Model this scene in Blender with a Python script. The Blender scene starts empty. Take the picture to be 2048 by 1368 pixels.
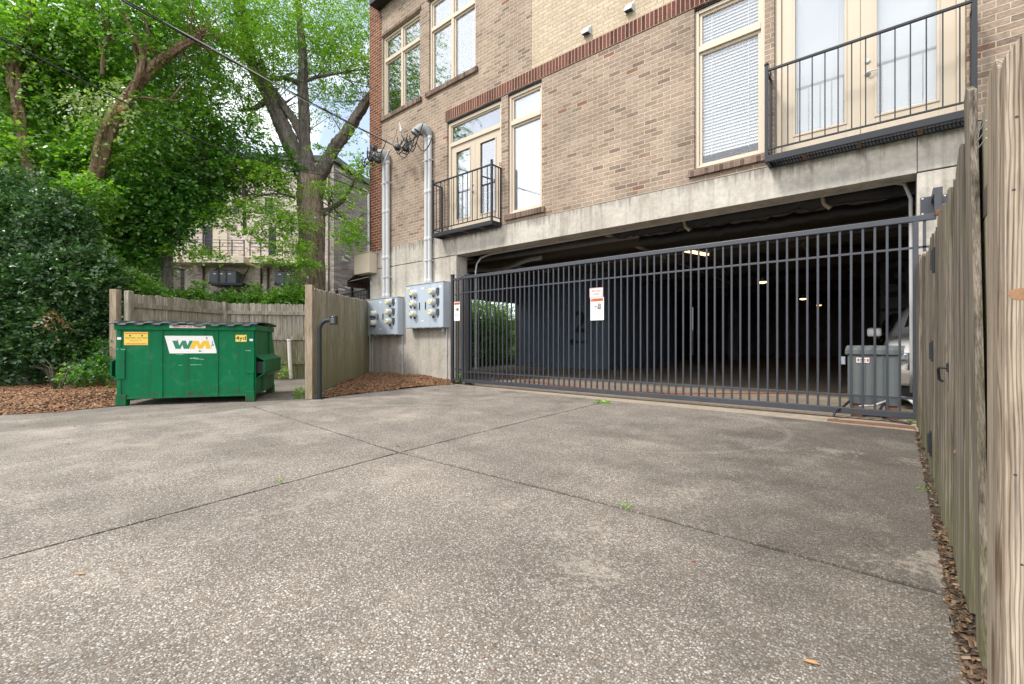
import bpy, math, random
import numpy as np
from mathutils import Vector, Matrix
R = math.radians
sc = bpy.context.scene
C = sc.collection
# ---------------------------------------------------------------- camera
CAM_H = 0.95
FPX = 912.0                                    # focal length in photo pixels (2048 wide)
cd = bpy.data.cameras.new('camera'); cam = bpy.data.objects.new('camera', cd); C.objects.link(cam)
cam.location = (0, 0, CAM_H); cam.rotation_euler = (R(90), 0, R(40))
cd.sensor_width = 36; cd.lens = 36 * FPX / 2048; cd.clip_start = 0.05; cd.clip_end = 2000
sc.camera = cam
# ---------------------------------------------------------------- light
SUN_EL, SUN_AZ = 50, 205                       # azimuth clockwise from +Y
w = bpy.data.worlds.new('World'); sc.world = w; w.use_nodes = True
nt = w.node_tree; nt.nodes.clear()
def wn(t): return nt.nodes.new(t)
sky = wn('ShaderNodeTexSky'); sky.sky_type = 'NISHITA'; sky.sun_disc = False
sky.sun_elevation = R(SUN_EL); sky.sun_rotation = R(SUN_AZ); sky.air_density = 1.0; sky.dust_density = 1.0; sky.ozone_density = 1.2
tc = wn('ShaderNodeTexCoord'); mp = wn('ShaderNodeMapping'); mp.inputs['Scale'].default_value = (1, 1, 2.2)
ns = wn('ShaderNodeTexNoise'); ns.inputs['Scale'].default_value = 2.1; ns.inputs['Detail'].default_value = 9; ns.inputs['Roughness'].default_value = .58; ns.inputs['Distortion'].default_value = .5
cr = wn('ShaderNodeValToRGB'); cr.color_ramp.elements[0].color = (.16, .16, .16, 1); cr.color_ramp.elements[0].position = .36; cr.color_ramp.elements[1].position = .56
mx = wn('ShaderNodeMix'); mx.data_type = 'RGBA'
mx.inputs['B'].default_value = (9.0, 9.1, 9.4, 1)
bg = wn('ShaderNodeBackground'); bg.inputs['Strength'].default_value = .15
out = wn('ShaderNodeOutputWorld')
L = nt.links.new
L(tc.outputs['Generated'], mp.inputs['Vector']); L(mp.outputs[0], ns.inputs['Vector']); 
sx = wn('ShaderNodeSeparateXYZ'); L(tc.outputs['Generated'], sx.inputs[0])
mm_ = wn('ShaderNodeMath'); mm_.operation = 'MULTIPLY_ADD'; mm_.inputs[1].default_value = -.13; L(sx.outputs['Y'], mm_.inputs[0]); L(ns.outputs['Fac'], mm_.inputs[2]); L(mm_.outputs[0], cr.inputs[0])
L(cr.outputs[0], mx.inputs['Factor']); L(sky.outputs[0], mx.inputs['A']); L(mx.outputs['Result'], bg.inputs[0]); L(bg.outputs[0], out.inputs[0])
sd = bpy.data.lights.new('sun', 'SUN'); sd.energy = 2.15; sd.angle = R(11); sd.color = (1, .955, .89)
sun = bpy.data.objects.new('sun', sd); C.objects.link(sun)
az = R(SUN_AZ); el = R(SUN_EL)
sdir = Vector((math.sin(az) * math.cos(el), math.cos(az) * math.cos(el), math.sin(el)))
sun.rotation_euler = sdir.to_track_quat('Z', 'Y').to_euler()
sc.view_settings.view_transform = 'Standard'; sc.view_settings.look = 'None'
sc.view_settings.exposure = 0.80; sc.view_settings.gamma = 1
# ---------------------------------------------------------------- helpers
CS, SN = math.cos(R(40)), math.sin(R(40))
def at(px, py, d):
    """point at depth d (metres along the view axis) seen at a photo pixel"""
    u = (px - 1024) / FPX
    return Vector((d * (-SN + CS * u), d * (CS + SN * u), CAM_H + d * (684 - py) / FPX))
def atY(px, py, Y):
    u = (px - 1024) / FPX
    return at(px, py, Y / (CS + SN * u))
ORG = {}
def tag(o, label=None, cat=None, group=None, kind=None):
    if label: o['label'] = label
    if cat: o['category'] = cat
    if group: o['group'] = group
    if kind: o['kind'] = kind
    return o
def thing(name, loc, label, cat, group=None, rz=0):
    o = bpy.data.objects.new(name, None); C.objects.link(o); o.location = loc; o.rotation_euler = (0, 0, rz)
    o.empty_display_size = .2
    ORG[o.name] = Vector(loc) if rz == 0 else None
    return tag(o, label, cat, group)
class MB:
    def __init__(s): s.v = []; s.f = []; s.sm = []
    def add(s, vs, fs, smooth=False):
        n = len(s.v); s.v += [tuple(v) for v in vs]; s.f += [tuple(i + n for i in f) for f in fs]; s.sm += [smooth] * len(fs)
        return s
    def box(s, x0, x1, y0, y1, z0, z1):
        if x0 > x1: x0, x1 = x1, x0
        if y0 > y1: y0, y1 = y1, y0
        return s.add([(x0,y0,z0),(x1,y0,z0),(x1,y1,z0),(x0,y1,z0),(x0,y0,z1),(x1,y0,z1),(x1,y1,z1),(x0,y1,z1)],
              [(0,3,2,1),(4,5,6,7),(0,1,5,4),(1,2,6,5),(2,3,7,6),(3,0,4,7)])
    def obox(s, c, ax, ay, az):
        """box about centre c with half-axis vectors"""
        c = Vector(c); ax = Vector(ax); ay = Vector(ay); az = Vector(az)
        vs = [c + a*ax + b*ay + k*az for k in (-1,1) for a, b in ((-1,-1),(1,-1),(1,1),(-1,1))]
        return s.add(vs, [(0,3,2,1),(4,5,6,7),(0,1,5,4),(1,2,6,5),(2,3,7,6),(3,0,4,7)])
    def prism(s, pts, off):
        """closed polygon pts (3d) extruded by vector off"""
        n = len(pts); off = Vector(off); p = [Vector(q) for q in pts]
        return s.add(p + [q + off for q in p], [tuple(range(n))[::-1], tuple(range(n, 2*n))] + [(i, (i+1) % n, n + (i+1) % n, n + i) for i in range(n)])
    def tube(s, path, r, seg=10, cap=True):
        path = [Vector(p) for p in path]; n = len(path)
        rs = r if isinstance(r, (list, tuple)) else [r] * n
        vs = []; up = None
        for i, p in enumerate(path):
            t = (path[min(i+1, n-1)] - path[max(i-1, 0)]).normalized()
            if up is None: up = Vector((0,0,1)) if abs(t.z) < .9 else Vector((1,0,0))
            a = t.cross(up).normalized(); b = a.cross(t).normalized(); up = b
            for k in range(seg):
                an = 2 * math.pi * k / seg
                vs.append(p + (a * math.cos(an) + b * math.sin(an)) * rs[i])
        fs = [(i*seg + k, i*seg + (k+1) % seg, (i+1)*seg + (k+1) % seg, (i+1)*seg + k) for i in range(n-1) for k in range(seg)]
        s.add(vs, fs, True)
        if cap: s.add(vs[:seg], [tuple(range(seg))[::-1]]); s.add(vs[-seg:], [tuple(range(seg))])
        return s
    def lathe(s, c, axis, prof, seg=20):
        """prof = list of (distance along axis, radius)"""
        c = Vector(c); t = Vector(axis).normalized()
        return s.tube([c + t * d for d, r in prof], [max(r, .0005) for d, r in prof], seg)
    def build(s, name, mat, parent=None, bev=0, local=False):
        me = bpy.data.meshes.new(name)
        vs = s.v
        if parent is not None and not local:
            o0 = ORG.get(parent.name)
            if o0 is not None: vs = [(v[0]-o0[0], v[1]-o0[1], v[2]-o0[2]) for v in vs]
        me.from_pydata(vs, [], s.f); me.polygons.foreach_set('use_smooth', s.sm); me.update()
        o = bpy.data.objects.new(name, me); C.objects.link(o)
        if mat: me.materials.append(mat)
        if parent is not None: o.parent = parent; ORG[o.name] = ORG.get(parent.name)
        if bev:
            m = o.modifiers.new('bevel', 'BEVEL'); m.width = bev; m.segments = 2; m.limit_method = 'ANGLE'; m.angle_limit = R(50)
        return o
def cp(o, parent=None, off=None):
    c = o.copy(); C.objects.link(c); c.parent = parent if parent else o.parent
    if off is not None: c.location = Vector(o.location) + Vector(off)
    return c
def text(s, size, mat, parent, M, name='lettering', depth=.0015, sx=1.0, bold=0.0):
    """flat lettering; M maps text plane (x right, y up, z out) to the parent's space"""
    cu = bpy.data.curves.new(name, 'FONT'); cu.body = s; cu.size = size; cu.align_x = 'CENTER'; cu.align_y = 'CENTER'; cu.extrude = depth; cu.offset = bold; cu.resolution_u = 3
    t = bpy.data.objects.new(name + '_tmp', cu); C.objects.link(t)
    dg = bpy.context.evaluated_depsgraph_get()
    me = bpy.data.meshes.new_from_object(t.evaluated_get(dg)); me.name = name
    bpy.data.objects.remove(t); bpy.data.curves.remove(cu)
    me.transform(M @ Matrix.Diagonal((sx, 1, 1, 1)))
    me.materials.clear(); me.materials.append(mat)
    o = bpy.data.objects.new(name, me); C.objects.link(o); o.parent = parent
    return o
def frameM(origin, xdir, ydir):
    x = Vector(xdir).normalized(); y = Vector(ydir).normalized(); z = x.cross(y)
    m = Matrix((x, y, z)).transposed().to_4x4(); m.translation = Vector(origin); return m
# ---------------------------------------------------------------- materials
class NG:
    def __init__(s, name):
        s.m = bpy.data.materials.new(name); s.m.use_nodes = True; s.t = s.m.node_tree; s.t.nodes.clear()
        s.out = s.n('ShaderNodeOutputMaterial')
    def n(s, typ, **kw):
        o = s.t.nodes.new(typ)
        for k, v in kw.items(): setattr(o, k, v)
        return o
    def set(s, sock, v):
        if hasattr(v, 'is_output') or isinstance(v, bpy.types.NodeSocket): s.t.links.new(v, sock)
        else: sock.default_value = v
    def math(s, op, a, b=0.0, c=None, clamp=False):
        o = s.n('ShaderNodeMath', operation=op, use_clamp=clamp); s.set(o.inputs[0], a); s.set(o.inputs[1], b)
        if c is not None: s.set(o.inputs[2], c)
        return o.outputs[0]
    def pos(s):
        return s.n('ShaderNodeNewGeometry').outputs['Position']
    def sep(s, v):
        o = s.n('ShaderNodeSeparateXYZ'); s.set(o.inputs[0], v); return o.outputs
    def comb(s, x=0.0, y=0.0, z=0.0):
        o = s.n('ShaderNodeCombineXYZ'); s.set(o.inputs[0], x); s.set(o.inputs[1], y); s.set(o.inputs[2], z); return o.outputs[0]
    def mapv(s, v, scale=(1,1,1), rot=(0,0,0), loc=(0,0,0)):
        o = s.n('ShaderNodeMapping'); s.set(o.inputs['Vector'], v); o.inputs['Scale'].default_value = scale; o.inputs['Rotation'].default_value = rot; o.inputs['Location'].default_value = loc; return o.outputs[0]
    def noise(s, v, scale, detail=4, rough=.5, dist=0, col=False):
        o = s.n('ShaderNodeTexNoise'); s.set(o.inputs['Vector'], v); o.inputs['Scale'].default_value = scale; o.inputs['Detail'].default_value = detail; o.inputs['Roughness'].default_value = rough; o.inputs['Distortion'].default_value = dist
        return o.outputs['Color' if col else 'Fac']
    def ramp(s, f, stops, interp='LINEAR'):
        o = s.n('ShaderNodeValToRGB'); r = o.color_ramp; r.interpolation = interp
        while len(r.elements) < len(stops): r.elements.new(.5)
        for e, (p, c) in zip(r.elements, stops):
            e.position = p; e.color = (c, c, c, 1) if isinstance(c, (int, float)) else (*c, 1)
        s.set(o.inputs[0], f); return o.outputs[0]
    def mix(s, f, a, b, mode='MIX'):
        o = s.n('ShaderNodeMix', data_type='RGBA', blend_type=mode)
        s.set(o.inputs['Factor'], f)
        for k, v in (('A', a), ('B', b)):
            if isinstance(v, tuple): v = (*v, 1) if len(v) == 3 else v
            elif isinstance(v, (int, float)): v = (v, v, v, 1)
            s.set(o.inputs[k], v)
        return o.outputs['Result']
    def bump(s, h, strength=.3, dist=.01, normal=None):
        o = s.n('ShaderNodeBump'); o.inputs['Strength'].default_value = strength; o.inputs['Distance'].default_value = dist; s.set(o.inputs['Height'], h)
        if normal is not None: s.set(o.inputs['Normal'], normal)
        return o.outputs[0]
    def pbr(s, col, rough=.6, metal=0.0, bump=None, spec=.5, emit=None, es=0, coat=0):
        p = s.n('ShaderNodeBsdfPrincipled')
        if isinstance(col, tuple): col = (*col, 1) if len(col) == 3 else col
        s.set(p.inputs['Base Color'], col); s.set(p.inputs['Roughness'], rough); s.set(p.inputs['Metallic'], metal)
        p.inputs['Specular IOR Level'].default_value = spec; p.inputs['Coat Weight'].default_value = coat
        if bump is not None: s.set(p.inputs['Normal'], bump)
        if emit: p.inputs['Emission Color'].default_value = (*emit, 1); p.inputs['Emission Strength'].default_value = es
        s.t.links.new(p.outputs[0], s.out.inputs[0]); return s.m
def simple(name, col, rough=.5, metal=0.0, var=.25, scale=6, bump=.1, spec=.5, coat=0, emit=None, es=0):
    g = NG(name); p = g.pos(); n = g.noise(p, scale, 6, .6); n2 = g.noise(p, scale * 9, 4, .6)
    f = g.math('MULTIPLY_ADD', n, var * 1.4, 1 - var * .7); f = g.math('MULTIPLY', f, g.math('MULTIPLY_ADD', n2, var * .6, 1 - var * .3))
    c = g.mix(1.0, col, g.comb(f, f, f), 'MULTIPLY')
    r = g.math('MULTIPLY_ADD', n, .25, rough - .12, clamp=True)
    return g.pbr(c, r, metal, g.bump(n2, bump, .004) if bump else None, spec, emit, es, coat)
def brick_mat(name, stops, mortar, bw=.222, bh=.0755, m=.011, half=.5, voff=0.0, weather=.25, depth=.006):
    g = NG(name); P = g.pos(); x, y, z = g.sep(P)
    wv = g.noise(P, 38, 3, .6, col=True); wx, wy, wz = g.sep(wv)
    u = g.math('ADD', g.math('ADD', x, y), g.math('MULTIPLY_ADD', wx, .010, -.005))
    v = g.math('ADD', g.math('SUBTRACT', z, voff), g.math('MULTIPLY_ADD', wy, .009, -.0045))
    vr = g.math('DIVIDE', v, bh); row = g.math('FLOOR', vr)
    ur = g.math('ADD', g.math('DIVIDE', u, bw), g.math('MULTIPLY', g.math('MODULO', row, 2.0), half))
    col = g.math('FLOOR', ur); fu = g.math('FRACT', ur); fv = g.math('FRACT', vr)
    du = g.math('MULTIPLY', g.math('MINIMUM', fu, g.math('SUBTRACT', 1.0, fu)), bw)
    dv = g.math('MULTIPLY', g.math('MINIMUM', fv, g.math('SUBTRACT', 1.0, fv)), bh)
    e = g.math('MINIMUM', du, dv)
    mask = g.n('ShaderNodeMapRange', interpolation_type='SMOOTHSTEP'); g.set(mask.inputs['Value'], e)
    mask.inputs['From Min'].default_value = m * .38; mask.inputs['From Max'].default_value = m * .75; mask = mask.outputs[0]
    wno = g.n('ShaderNodeTexWhiteNoise', noise_dimensions='2D'); g.set(wno.inputs['Vector'], g.comb(col, row, 0.0))
    bc = g.ramp(wno.outputs['Value'], stops)
    n1 = g.noise(g.mapv(P, (1,1,2.2)), 22, 6, .7); n2 = g.noise(P, 1.1, 4, .55); n3 = g.noise(P, 160, 3, .6)
    streak = g.ramp(n1, [(.30, .62), (.5, 1.0), (.72, 1.22)])
    bc = g.mix(1.0, bc, streak, 'MULTIPLY')
    mc = g.mix(g.ramp(g.noise(P, 30, 4), [(.35, 0.0), (.7, .5)]), mortar, tuple(c * .7 for c in mortar))
    c = g.mix(mask, mc, bc)
    c = g.mix(1.0, c, g.ramp(n2, [(.25, 1 - weather), (.75, 1 + weather * .6)]), 'MULTIPLY')
    h = g.math('ADD', g.math('MULTIPLY', mask, 1.0), g.math('MULTIPLY_ADD', n1, .5, g.math('MULTIPLY', n3, .2)))
    return g.pbr(c, .88, 0, g.bump(h, .8, depth), .2)
def wood_mat(name, stops, moss=.5, scale=1.0, moss_z=.35, knots=.055, mosscol=(.10, .115, .028), rings=.15):
    g = NG(name); P = g.pos(); geo = g.n('ShaderNodeNewGeometry'); ri = geo.outputs['Random Per Island']
    off = g.comb(g.math('MULTIPLY', ri, 17.0), g.math('MULTIPLY', ri, 9.0), g.math('MULTIPLY', ri, 31.0))
    va = g.n('ShaderNodeVectorMath', operation='ADD'); g.set(va.inputs[0], P); g.set(va.inputs[1], off); V = va.outputs[0]
    warp = g.noise(g.mapv(V, (3, 3, 1.1)), 1.6, 2, .5, col=True)
    vb = g.n('ShaderNodeVectorMath', operation='MULTIPLY_ADD'); g.set(vb.inputs[0], warp); vb.inputs[1].default_value = (.018, .018, 0); g.set(vb.inputs[2], V); V2 = vb.outputs[0]
    grain = g.noise(g.mapv(V2, (30*scale, 30*scale, .45)), 2.2, 7, .70)
    fine = g.noise(g.mapv(V2, (140, 140, 3)), 1.5, 4, .65)
    blot = g.noise(g.mapv(V, (2, 2, .9)), 2.2, 5, .6)
    c = g.ramp(grain, stops)
    c = g.mix(1.0, c, g.ramp(fine, [(.32, .5), (.52, 1.0), (.72, 1.25)]), 'MULTIPLY')
    if rings:
        x, y, z = g.sep(V2); ph = g.math('ADD', g.math('MULTIPLY', g.math('ADD', x, y), 850.0), g.math('MULTIPLY', g.noise(g.mapv(V, (6, 6, .8)), 2.0, 3, .5), 30.0))
        rg_ = g.ramp(g.math('MULTIPLY_ADD', g.math('SINE', ph), .5, .5), [(.0, 1 - rings), (.35, 1.0), (1, 1.08)])
        c = g.mix(1.0, c, rg_, 'MULTIPLY')
    c = g.mix(1.0, c, g.ramp(blot, [(.28, .7), (.7, 1.15)]), 'MULTIPLY')
    c = g.mix(1.0, c, g.ramp(ri, [(0, .78), (1, 1.18)]), 'MULTIPLY')
    if knots:
        vo = g.n('ShaderNodeTexVoronoi'); g.set(vo.inputs['Vector'], g.mapv(V, (7, 7, 2.2))); vo.inputs['Scale'].default_value = 1.0
        k = g.ramp(vo.outputs['Distance'], [(knots, 1.0), (knots*1.9, 0.0)])
        c = g.mix(g.math('MULTIPLY', k, .75), c, (.09, .05, .025))
    if moss > 0:
        x, y, z = g.sep(P)
        mz = g.noise(g.mapv(V, (9, 9, 1.2)), 1.6, 5, .65)
        low = g.n('ShaderNodeMapRange'); g.set(low.inputs['Value'], z); low.inputs['From Min'].default_value = 0; low.inputs['From Max'].default_value = moss_z * 2.4; low.inputs['To Min'].default_value = .28; low.inputs['To Max'].default_value = 0
        f = g.ramp(g.math('ADD', mz, low.outputs[0]), [(.5, 0.0), (.72, moss)])
        c = g.mix(f, c, mosscol)
    h = g.math('ADD', grain, g.math('MULTIPLY', fine, .6))
    return g.pbr(c, .85, 0, g.bump(h, .55, .004), .15)
M = {}
TAN = [(0, (.18, .135, .11)), (.06, (.23, .175, .138)), (.20, (.31, .237, .18)), (.45, (.28, .213, .165)), (.62, (.345, .265, .203)), (.80, (.305, .235, .186)), (.95, (.37, .288, .222)), (.99, (.26, .19, .145)), (1.0, (.22, .10, .065))]
M['brick'] = brick_mat('tan_brick', TAN, (.52, .425, .32))
M['sillbrick'] = brick_mat('sill_brick', [(0, (.09, .06, .05)), (.5, (.17, .12, .10)), (1, (.25, .18, .14))], (.30, .22, .16), bw=.072, bh=.26, half=0, m=.010)
M['red'] = brick_mat('red_brick', [(0, (.11, .036, .024)), (.5, (.165, .054, .033)), (1, (.215, .075, .045))], (.50, .38, .27))
M['belt'] = brick_mat('red_soldier_brick', [(0, (.075, .030, .023)), (.5, (.12, .046, .034)), (1, (.165, .066, .047))], (.46, .33, .25), bw=.0735, bh=.262, voff=6.213, half=0, m=.012)
M['buff'] = brick_mat('buff_brick', [(0, (.45, .365, .26)), (.5, (.50, .41, .30)), (1, (.54, .445, .33))], (.43, .345, .245), weather=.1, m=.009)
M['farbrick'] = brick_mat('far_brick', [(0, (.38, .32, .27)), (.35, (.58, .49, .42)), (.8, (.70, .60, .52)), (.93, (.74, .65, .57)), (.95, (.7, .62, .54)), (1, (.75, .68, .6))], (.42, .36, .30), bw=.30, bh=.11, m=.014)
M['darkbrick'] = brick_mat('dark_brick', [(0, (.07, .06, .055)), (.8, (.15, .12, .11)), (.88, (.17, .14, .12)), (.92, (.5, .45, .4)), (1, (.5, .45, .4))], (.24, .20, .17), bw=.30, bh=.11, m=.012)
def concrete(name, a, b, streak=.5, bump=.25, dirt=.45, top=0):
    g = NG(name); P = g.pos(); n = g.noise(P, 1.3, 7, .62); n2 = g.noise(P, 14, 6, .65); n3 = g.noise(P, 120, 3, .6)
    st = g.noise(g.mapv(P, (3.2, 3.2, .16)), 1.6, 6, .6); st2 = g.noise(g.mapv(P, (11, 11, .5)), 1.6, 4, .6)
    c = g.mix(g.ramp(n, [(.3, 0.0), (.7, 1.0)]), a, b)
    c = g.mix(1.0, c, g.ramp(n2, [(.3, .82), (.7, 1.12)]), 'MULTIPLY')
    if streak:
        x, y, z = g.sep(P)
        f = g.ramp(g.math('ADD', g.math('MULTIPLY', st, .72), g.math('MULTIPLY', st2, .28)), [(.50, 0.0), (.68, 1.0)])
        c = g.mix(g.math('MULTIPLY', f, dirt), c, (.13, .105, .078))
        f2 = g.ramp(g.noise(g.mapv(P, (1.4, 1.4, 1)), 1.2, 7, .68, .6), [(.56, 0.0), (.70, .6)])
        c = g.mix(g.math('MULTIPLY', f2, streak), c, (.17, .16, .15))
    if top:      # grime washed down from the brickwork and the balconies
        x, y, z = g.sep(P); mr = g.n('ShaderNodeMapRange'); g.set(mr.inputs['Value'], z); mr.inputs['From Min'].default_value = top-.5; mr.inputs['From Max'].default_value = top; mr.inputs['To Min'].default_value = -.25; mr.inputs['To Max'].default_value = .17
        up_ = g.math('MULTIPLY', g.math('LESS_THAN', z, top+.1), 1.0)
        f3 = g.ramp(g.math('ADD', g.math('ADD', g.math('MULTIPLY', st2, .5), g.math('MULTIPLY', n, .5)), mr.outputs[0]), [(.56, 0.0), (.74, .75)])
        c = g.mix(g.math('MULTIPLY', f3, up_), c, (.10, .09, .075))
    vo = g.n('ShaderNodeTexVoronoi'); g.set(vo.inputs['Vector'], P); vo.inputs['Scale'].default_value = 16
    c = g.mix(g.ramp(vo.outputs['Distance'], [(.05, .5), (.09, 0.0)]), c, (.12, .11, .10))
    return g.pbr(c, .85, 0, g.bump(g.math('ADD', n2, g.math('MULTIPLY', n3, .5)), bump, .006), .25)
M['conc'] = concrete('cast_concrete', (.40, .365, .315), (.54, .505, .445), .8, dirt=.5, top=3.45)
M['smooth'] = concrete('smooth_concrete_floor', (.30, .245, .185), (.40, .335, .26), .7, .3)
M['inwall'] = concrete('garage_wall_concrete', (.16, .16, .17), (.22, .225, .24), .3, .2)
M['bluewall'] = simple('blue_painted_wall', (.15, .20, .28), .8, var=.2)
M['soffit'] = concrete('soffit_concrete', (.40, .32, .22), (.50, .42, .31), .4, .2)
M['deepceil'] = simple('shaded_ceiling', (.10, .085, .065), .9)  # deep garage shade put into the colour of the rear ceiling and beams
M['deepfloor'] = M['smooth']
# exposed aggregate
def aggregate(name, dark=0.0):
    g = NG(name); P = g.pos(); x, y, z = g.sep(P)
    big = g.noise(P, .75, 8, .62, .4); med = g.noise(P, 3.1, 6, .62); sm = g.noise(P, 40, 5, .65)
    wp = g.noise(P, 60, 2, .5, col=True)
    vb = g.n('ShaderNodeVectorMath', operation='MULTIPLY_ADD'); g.set(vb.inputs[0], wp); vb.inputs[1].default_value = (.007, .007, .007); g.set(vb.inputs[2], P); V = vb.outputs[0]
    vo = g.n('ShaderNodeTexVoronoi'); g.set(vo.inputs['Vector'], g.mapv(V, (1, 1, .2))); vo.inputs['Scale'].default_value = 104
    v2 = g.n('ShaderNodeTexVoronoi'); g.set(v2.inputs['Vector'], g.mapv(V, (1, 1, .2), loc=(3, 7, 0))); v2.inputs['Scale'].default_value = 170
    r1 = g.sep(vo.outputs['Color']); r2 = g.sep(v2.outputs['Color'])
    stone = g.ramp(r1[0], [(0, (.09, .075, .06)), (.22, (.18, .15, .122)), (.5, (.315, .285, .25)), (.72, (.42, .40, .37)), (.9, (.52, .51, .49)), (1, (.28, .16, .085))])
    st2 = g.ramp(r2[0], [(0, (.09, .072, .056)), (.6, (.225, .197, .168)), (1, (.43, .405, .37))])
    matrix = g.mix(med, (.108, .088, .066), (.21, .175, .137))
    m1 = g.ramp(g.math('ADD', vo.outputs['Distance'], g.math('MULTIPLY', r1[1], .22)), [(.44, 1.0), (.58, 0.0)])
    m2 = g.ramp(v2.outputs['Distance'], [(.40, 1.0), (.58, 0.0)])
    c = g.mix(m2, matrix, st2); c = g.mix(m1, c, stone)
    # paste still covering the stones: paler, smoother patches
    worn = g.n('ShaderNodeMapRange'); g.set(worn.inputs['Value'], x); worn.inputs['From Min'].default_value = -6.5; worn.inputs['From Max'].default_value = -1.0; worn.inputs['To Min'].default_value = .05; worn.inputs['To Max'].default_value = -.08
    pf = g.ramp(g.math('ADD', g.math('ADD', g.math('MULTIPLY', med, .65), g.math('MULTIPLY', sm, .35)), worn.outputs[0]), [(.50, 0.0), (.63, .60)])
    c = g.mix(pf, c, g.mix(sm, (.23, .203, .168), (.39, .352, .298)))
    # damp, dirty areas near the fence and gate
    dz = g.n('ShaderNodeMapRange'); g.set(dz.inputs['Value'], x); dz.inputs['From Min'].default_value = -2.6; dz.inputs['From Max'].default_value = .2; dz.inputs['To Min'].default_value = -.08; dz.inputs['To Max'].default_value = .13
    yr = g.n('ShaderNodeMapRange'); g.set(yr.inputs['Value'], y); yr.inputs['From Min'].default_value = 1.2; yr.inputs['From Max'].default_value = 3.2; yr.inputs['To Min'].default_value = -.10; yr.inputs['To Max'].default_value = .0
    df = g.ramp(g.math('ADD', g.math('ADD', g.math('ADD', g.math('MULTIPLY', big, .6), g.math('MULTIPLY', g.noise(P, 2.6, 8, .7, 1.0), .4)), dz.outputs[0]), yr.outputs[0]), [(.44, 0.0), (.62, 1.0)])
    c = g.mix(g.math('MULTIPLY', df, .58), c, (.055, .048, .040))
    c = g.mix(1.0, c, g.ramp(g.noise(P, .9, 6, .6), [(.3, .72), (.7, 1.28)]), 'MULTIPLY')
    # old tyre scuff arc
    dx = g.math('SUBTRACT', x, -2.35); dy = g.math('SUBTRACT', y, 5.15)
    rr = g.math('SQRT', g.math('ADD', g.math('MULTIPLY', dx, dx), g.math('MULTIPLY', dy, dy)))
    arc = g.ramp(g.math('ABSOLUTE', g.math('SUBTRACT', rr, 1.55)), [(.012, 1.0), (.04, 0.0)])
    arc = g.math('MULTIPLY', arc, g.math('GREATER_THAN', dx, .2)); arc = g.math('MULTIPLY', arc, g.math('MULTIPLY', sm, .30))
    c = g.mix(arc, c, (.42, .39, .34))
    dx = g.math('SUBTRACT', x, -1.7); dy = g.math('SUBTRACT', y, 6.6)
    rr = g.math('SQRT', g.math('ADD', g.math('MULTIPLY', dx, dx), g.math('MULTIPLY', dy, dy)))
    for r0_ in (2.35, 3.9):     # curved tyre tracks
        tk = g.ramp(g.math('ABSOLUTE', g.math('SUBTRACT', rr, r0_)), [(.05, 1.0), (.17, 0.0)])
        tk = g.math('MULTIPLY', tk, g.ramp(g.noise(P, 1.7, 6, .7), [(.40, 0.0), (.62, .42)]))
        c = g.mix(tk, c, (.08, .068, .055))
    if dark: c = g.mix(dark, c, (.10, .088, .07))
    h = g.math('ADD', g.math('ADD', g.math('MULTIPLY', m1, .9), g.math('MULTIPLY', m2, .35)), g.math('MULTIPLY', sm, .7))
    h = g.math('MULTIPLY', h, g.math('SUBTRACT', 1.0, g.math('MULTIPLY', pf, .7)))
    ro = g.math('SUBTRACT', .82, g.math('MULTIPLY', df, .14))
    spots = g.n('ShaderNodeTexVoronoi'); g.set(spots.inputs['Vector'], g.mapv(P, (1, 1, 0))); spots.inputs['Scale'].default_value = 1.7
    sp = g.ramp(g.math('ADD', spots.outputs['Distance'], g.math('MULTIPLY', g.noise(P, 18, 4, .6), .10)), [(.07, .55), (.13, 0.0)])
    c = g.mix(sp, c, (.07, .06, .05))
    pal = g.ramp(g.math('ADD', g.math('MULTIPLY', g.noise(g.mapv(P, (1, 1, 1), loc=(5, 2, 0)), 1.4, 3, .5), .6), g.math('MULTIPLY', g.noise(P, 26, 5, .7), .4)), [(.585, 0.0), (.63, .7)])
    c = g.mix(g.math('MULTIPLY', pal, .55), c, (.46, .41, .34))
    return g.pbr(c, ro, 0, g.bump(h, .7, .004), .35)
M['agg'] = aggregate('exposed_aggregate'); M['agg2'] = aggregate('old_dirty_aggregate', .35)
M['soil'] = simple('dark_soil', (.045, .036, .026), .95, var=.6, scale=3, bump=.5)
M['crack'] = simple('joint_dirt', (.035, .03, .022), .95, var=.5, scale=20, bump=.4)
M['grassg'] = simple('rough_grass_ground', (.045, .06, .022), .95, var=.6, scale=2, bump=.5)
FS = [(.28, (.13, .112, .09)), (.45, (.30, .265, .215)), (.58, (.43, .385, .32)), (.75, (.54, .49, .42))]
M['fence'] = wood_mat('weathered_fence_wood', FS, .8, moss_z=.5)
M['fencemoss'] = wood_mat('mossy_fence_wood', FS, .8, moss_z=.9, mosscol=(.20, .20, .085))
M['postwood'] = wood_mat('post_wood', [(.30, (.22, .155, .10)), (.42, (.38, .29, .20)), (.54, (.48, .385, .28)), (.75, (.56, .465, .355))], .15, knots=.10, rings=.3)
M['fence2'] = wood_mat('grey_fence_wood', [(.31, (.025, .02, .016)), (.43, (.11, .092, .074)), (.54, (.20, .17, .138)), (.72, (.33, .29, .24))], .35, moss_z=.2)
M['newwood'] = wood_mat('newer_fence_wood', [(.30, (.15, .105, .072)), (.42, (.29, .228, .168)), (.54, (.38, .312, .24)), (.75, (.46, .39, .31))], .0, scale=1.0, knots=.12, rings=.5)
M['cream'] = simple('cream_painted_wood', (.54, .455, .35), .5, var=.08, scale=3, bump=.04)
M['doorpaint'] = simple('tan_door_paint', (.50, .42, .32), .42, var=.06, scale=3, bump=.03)
M['iron'] = simple('black_painted_iron', (.020, .022, .027), .5, var=.35, scale=9, bump=.1, spec=.35)
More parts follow.
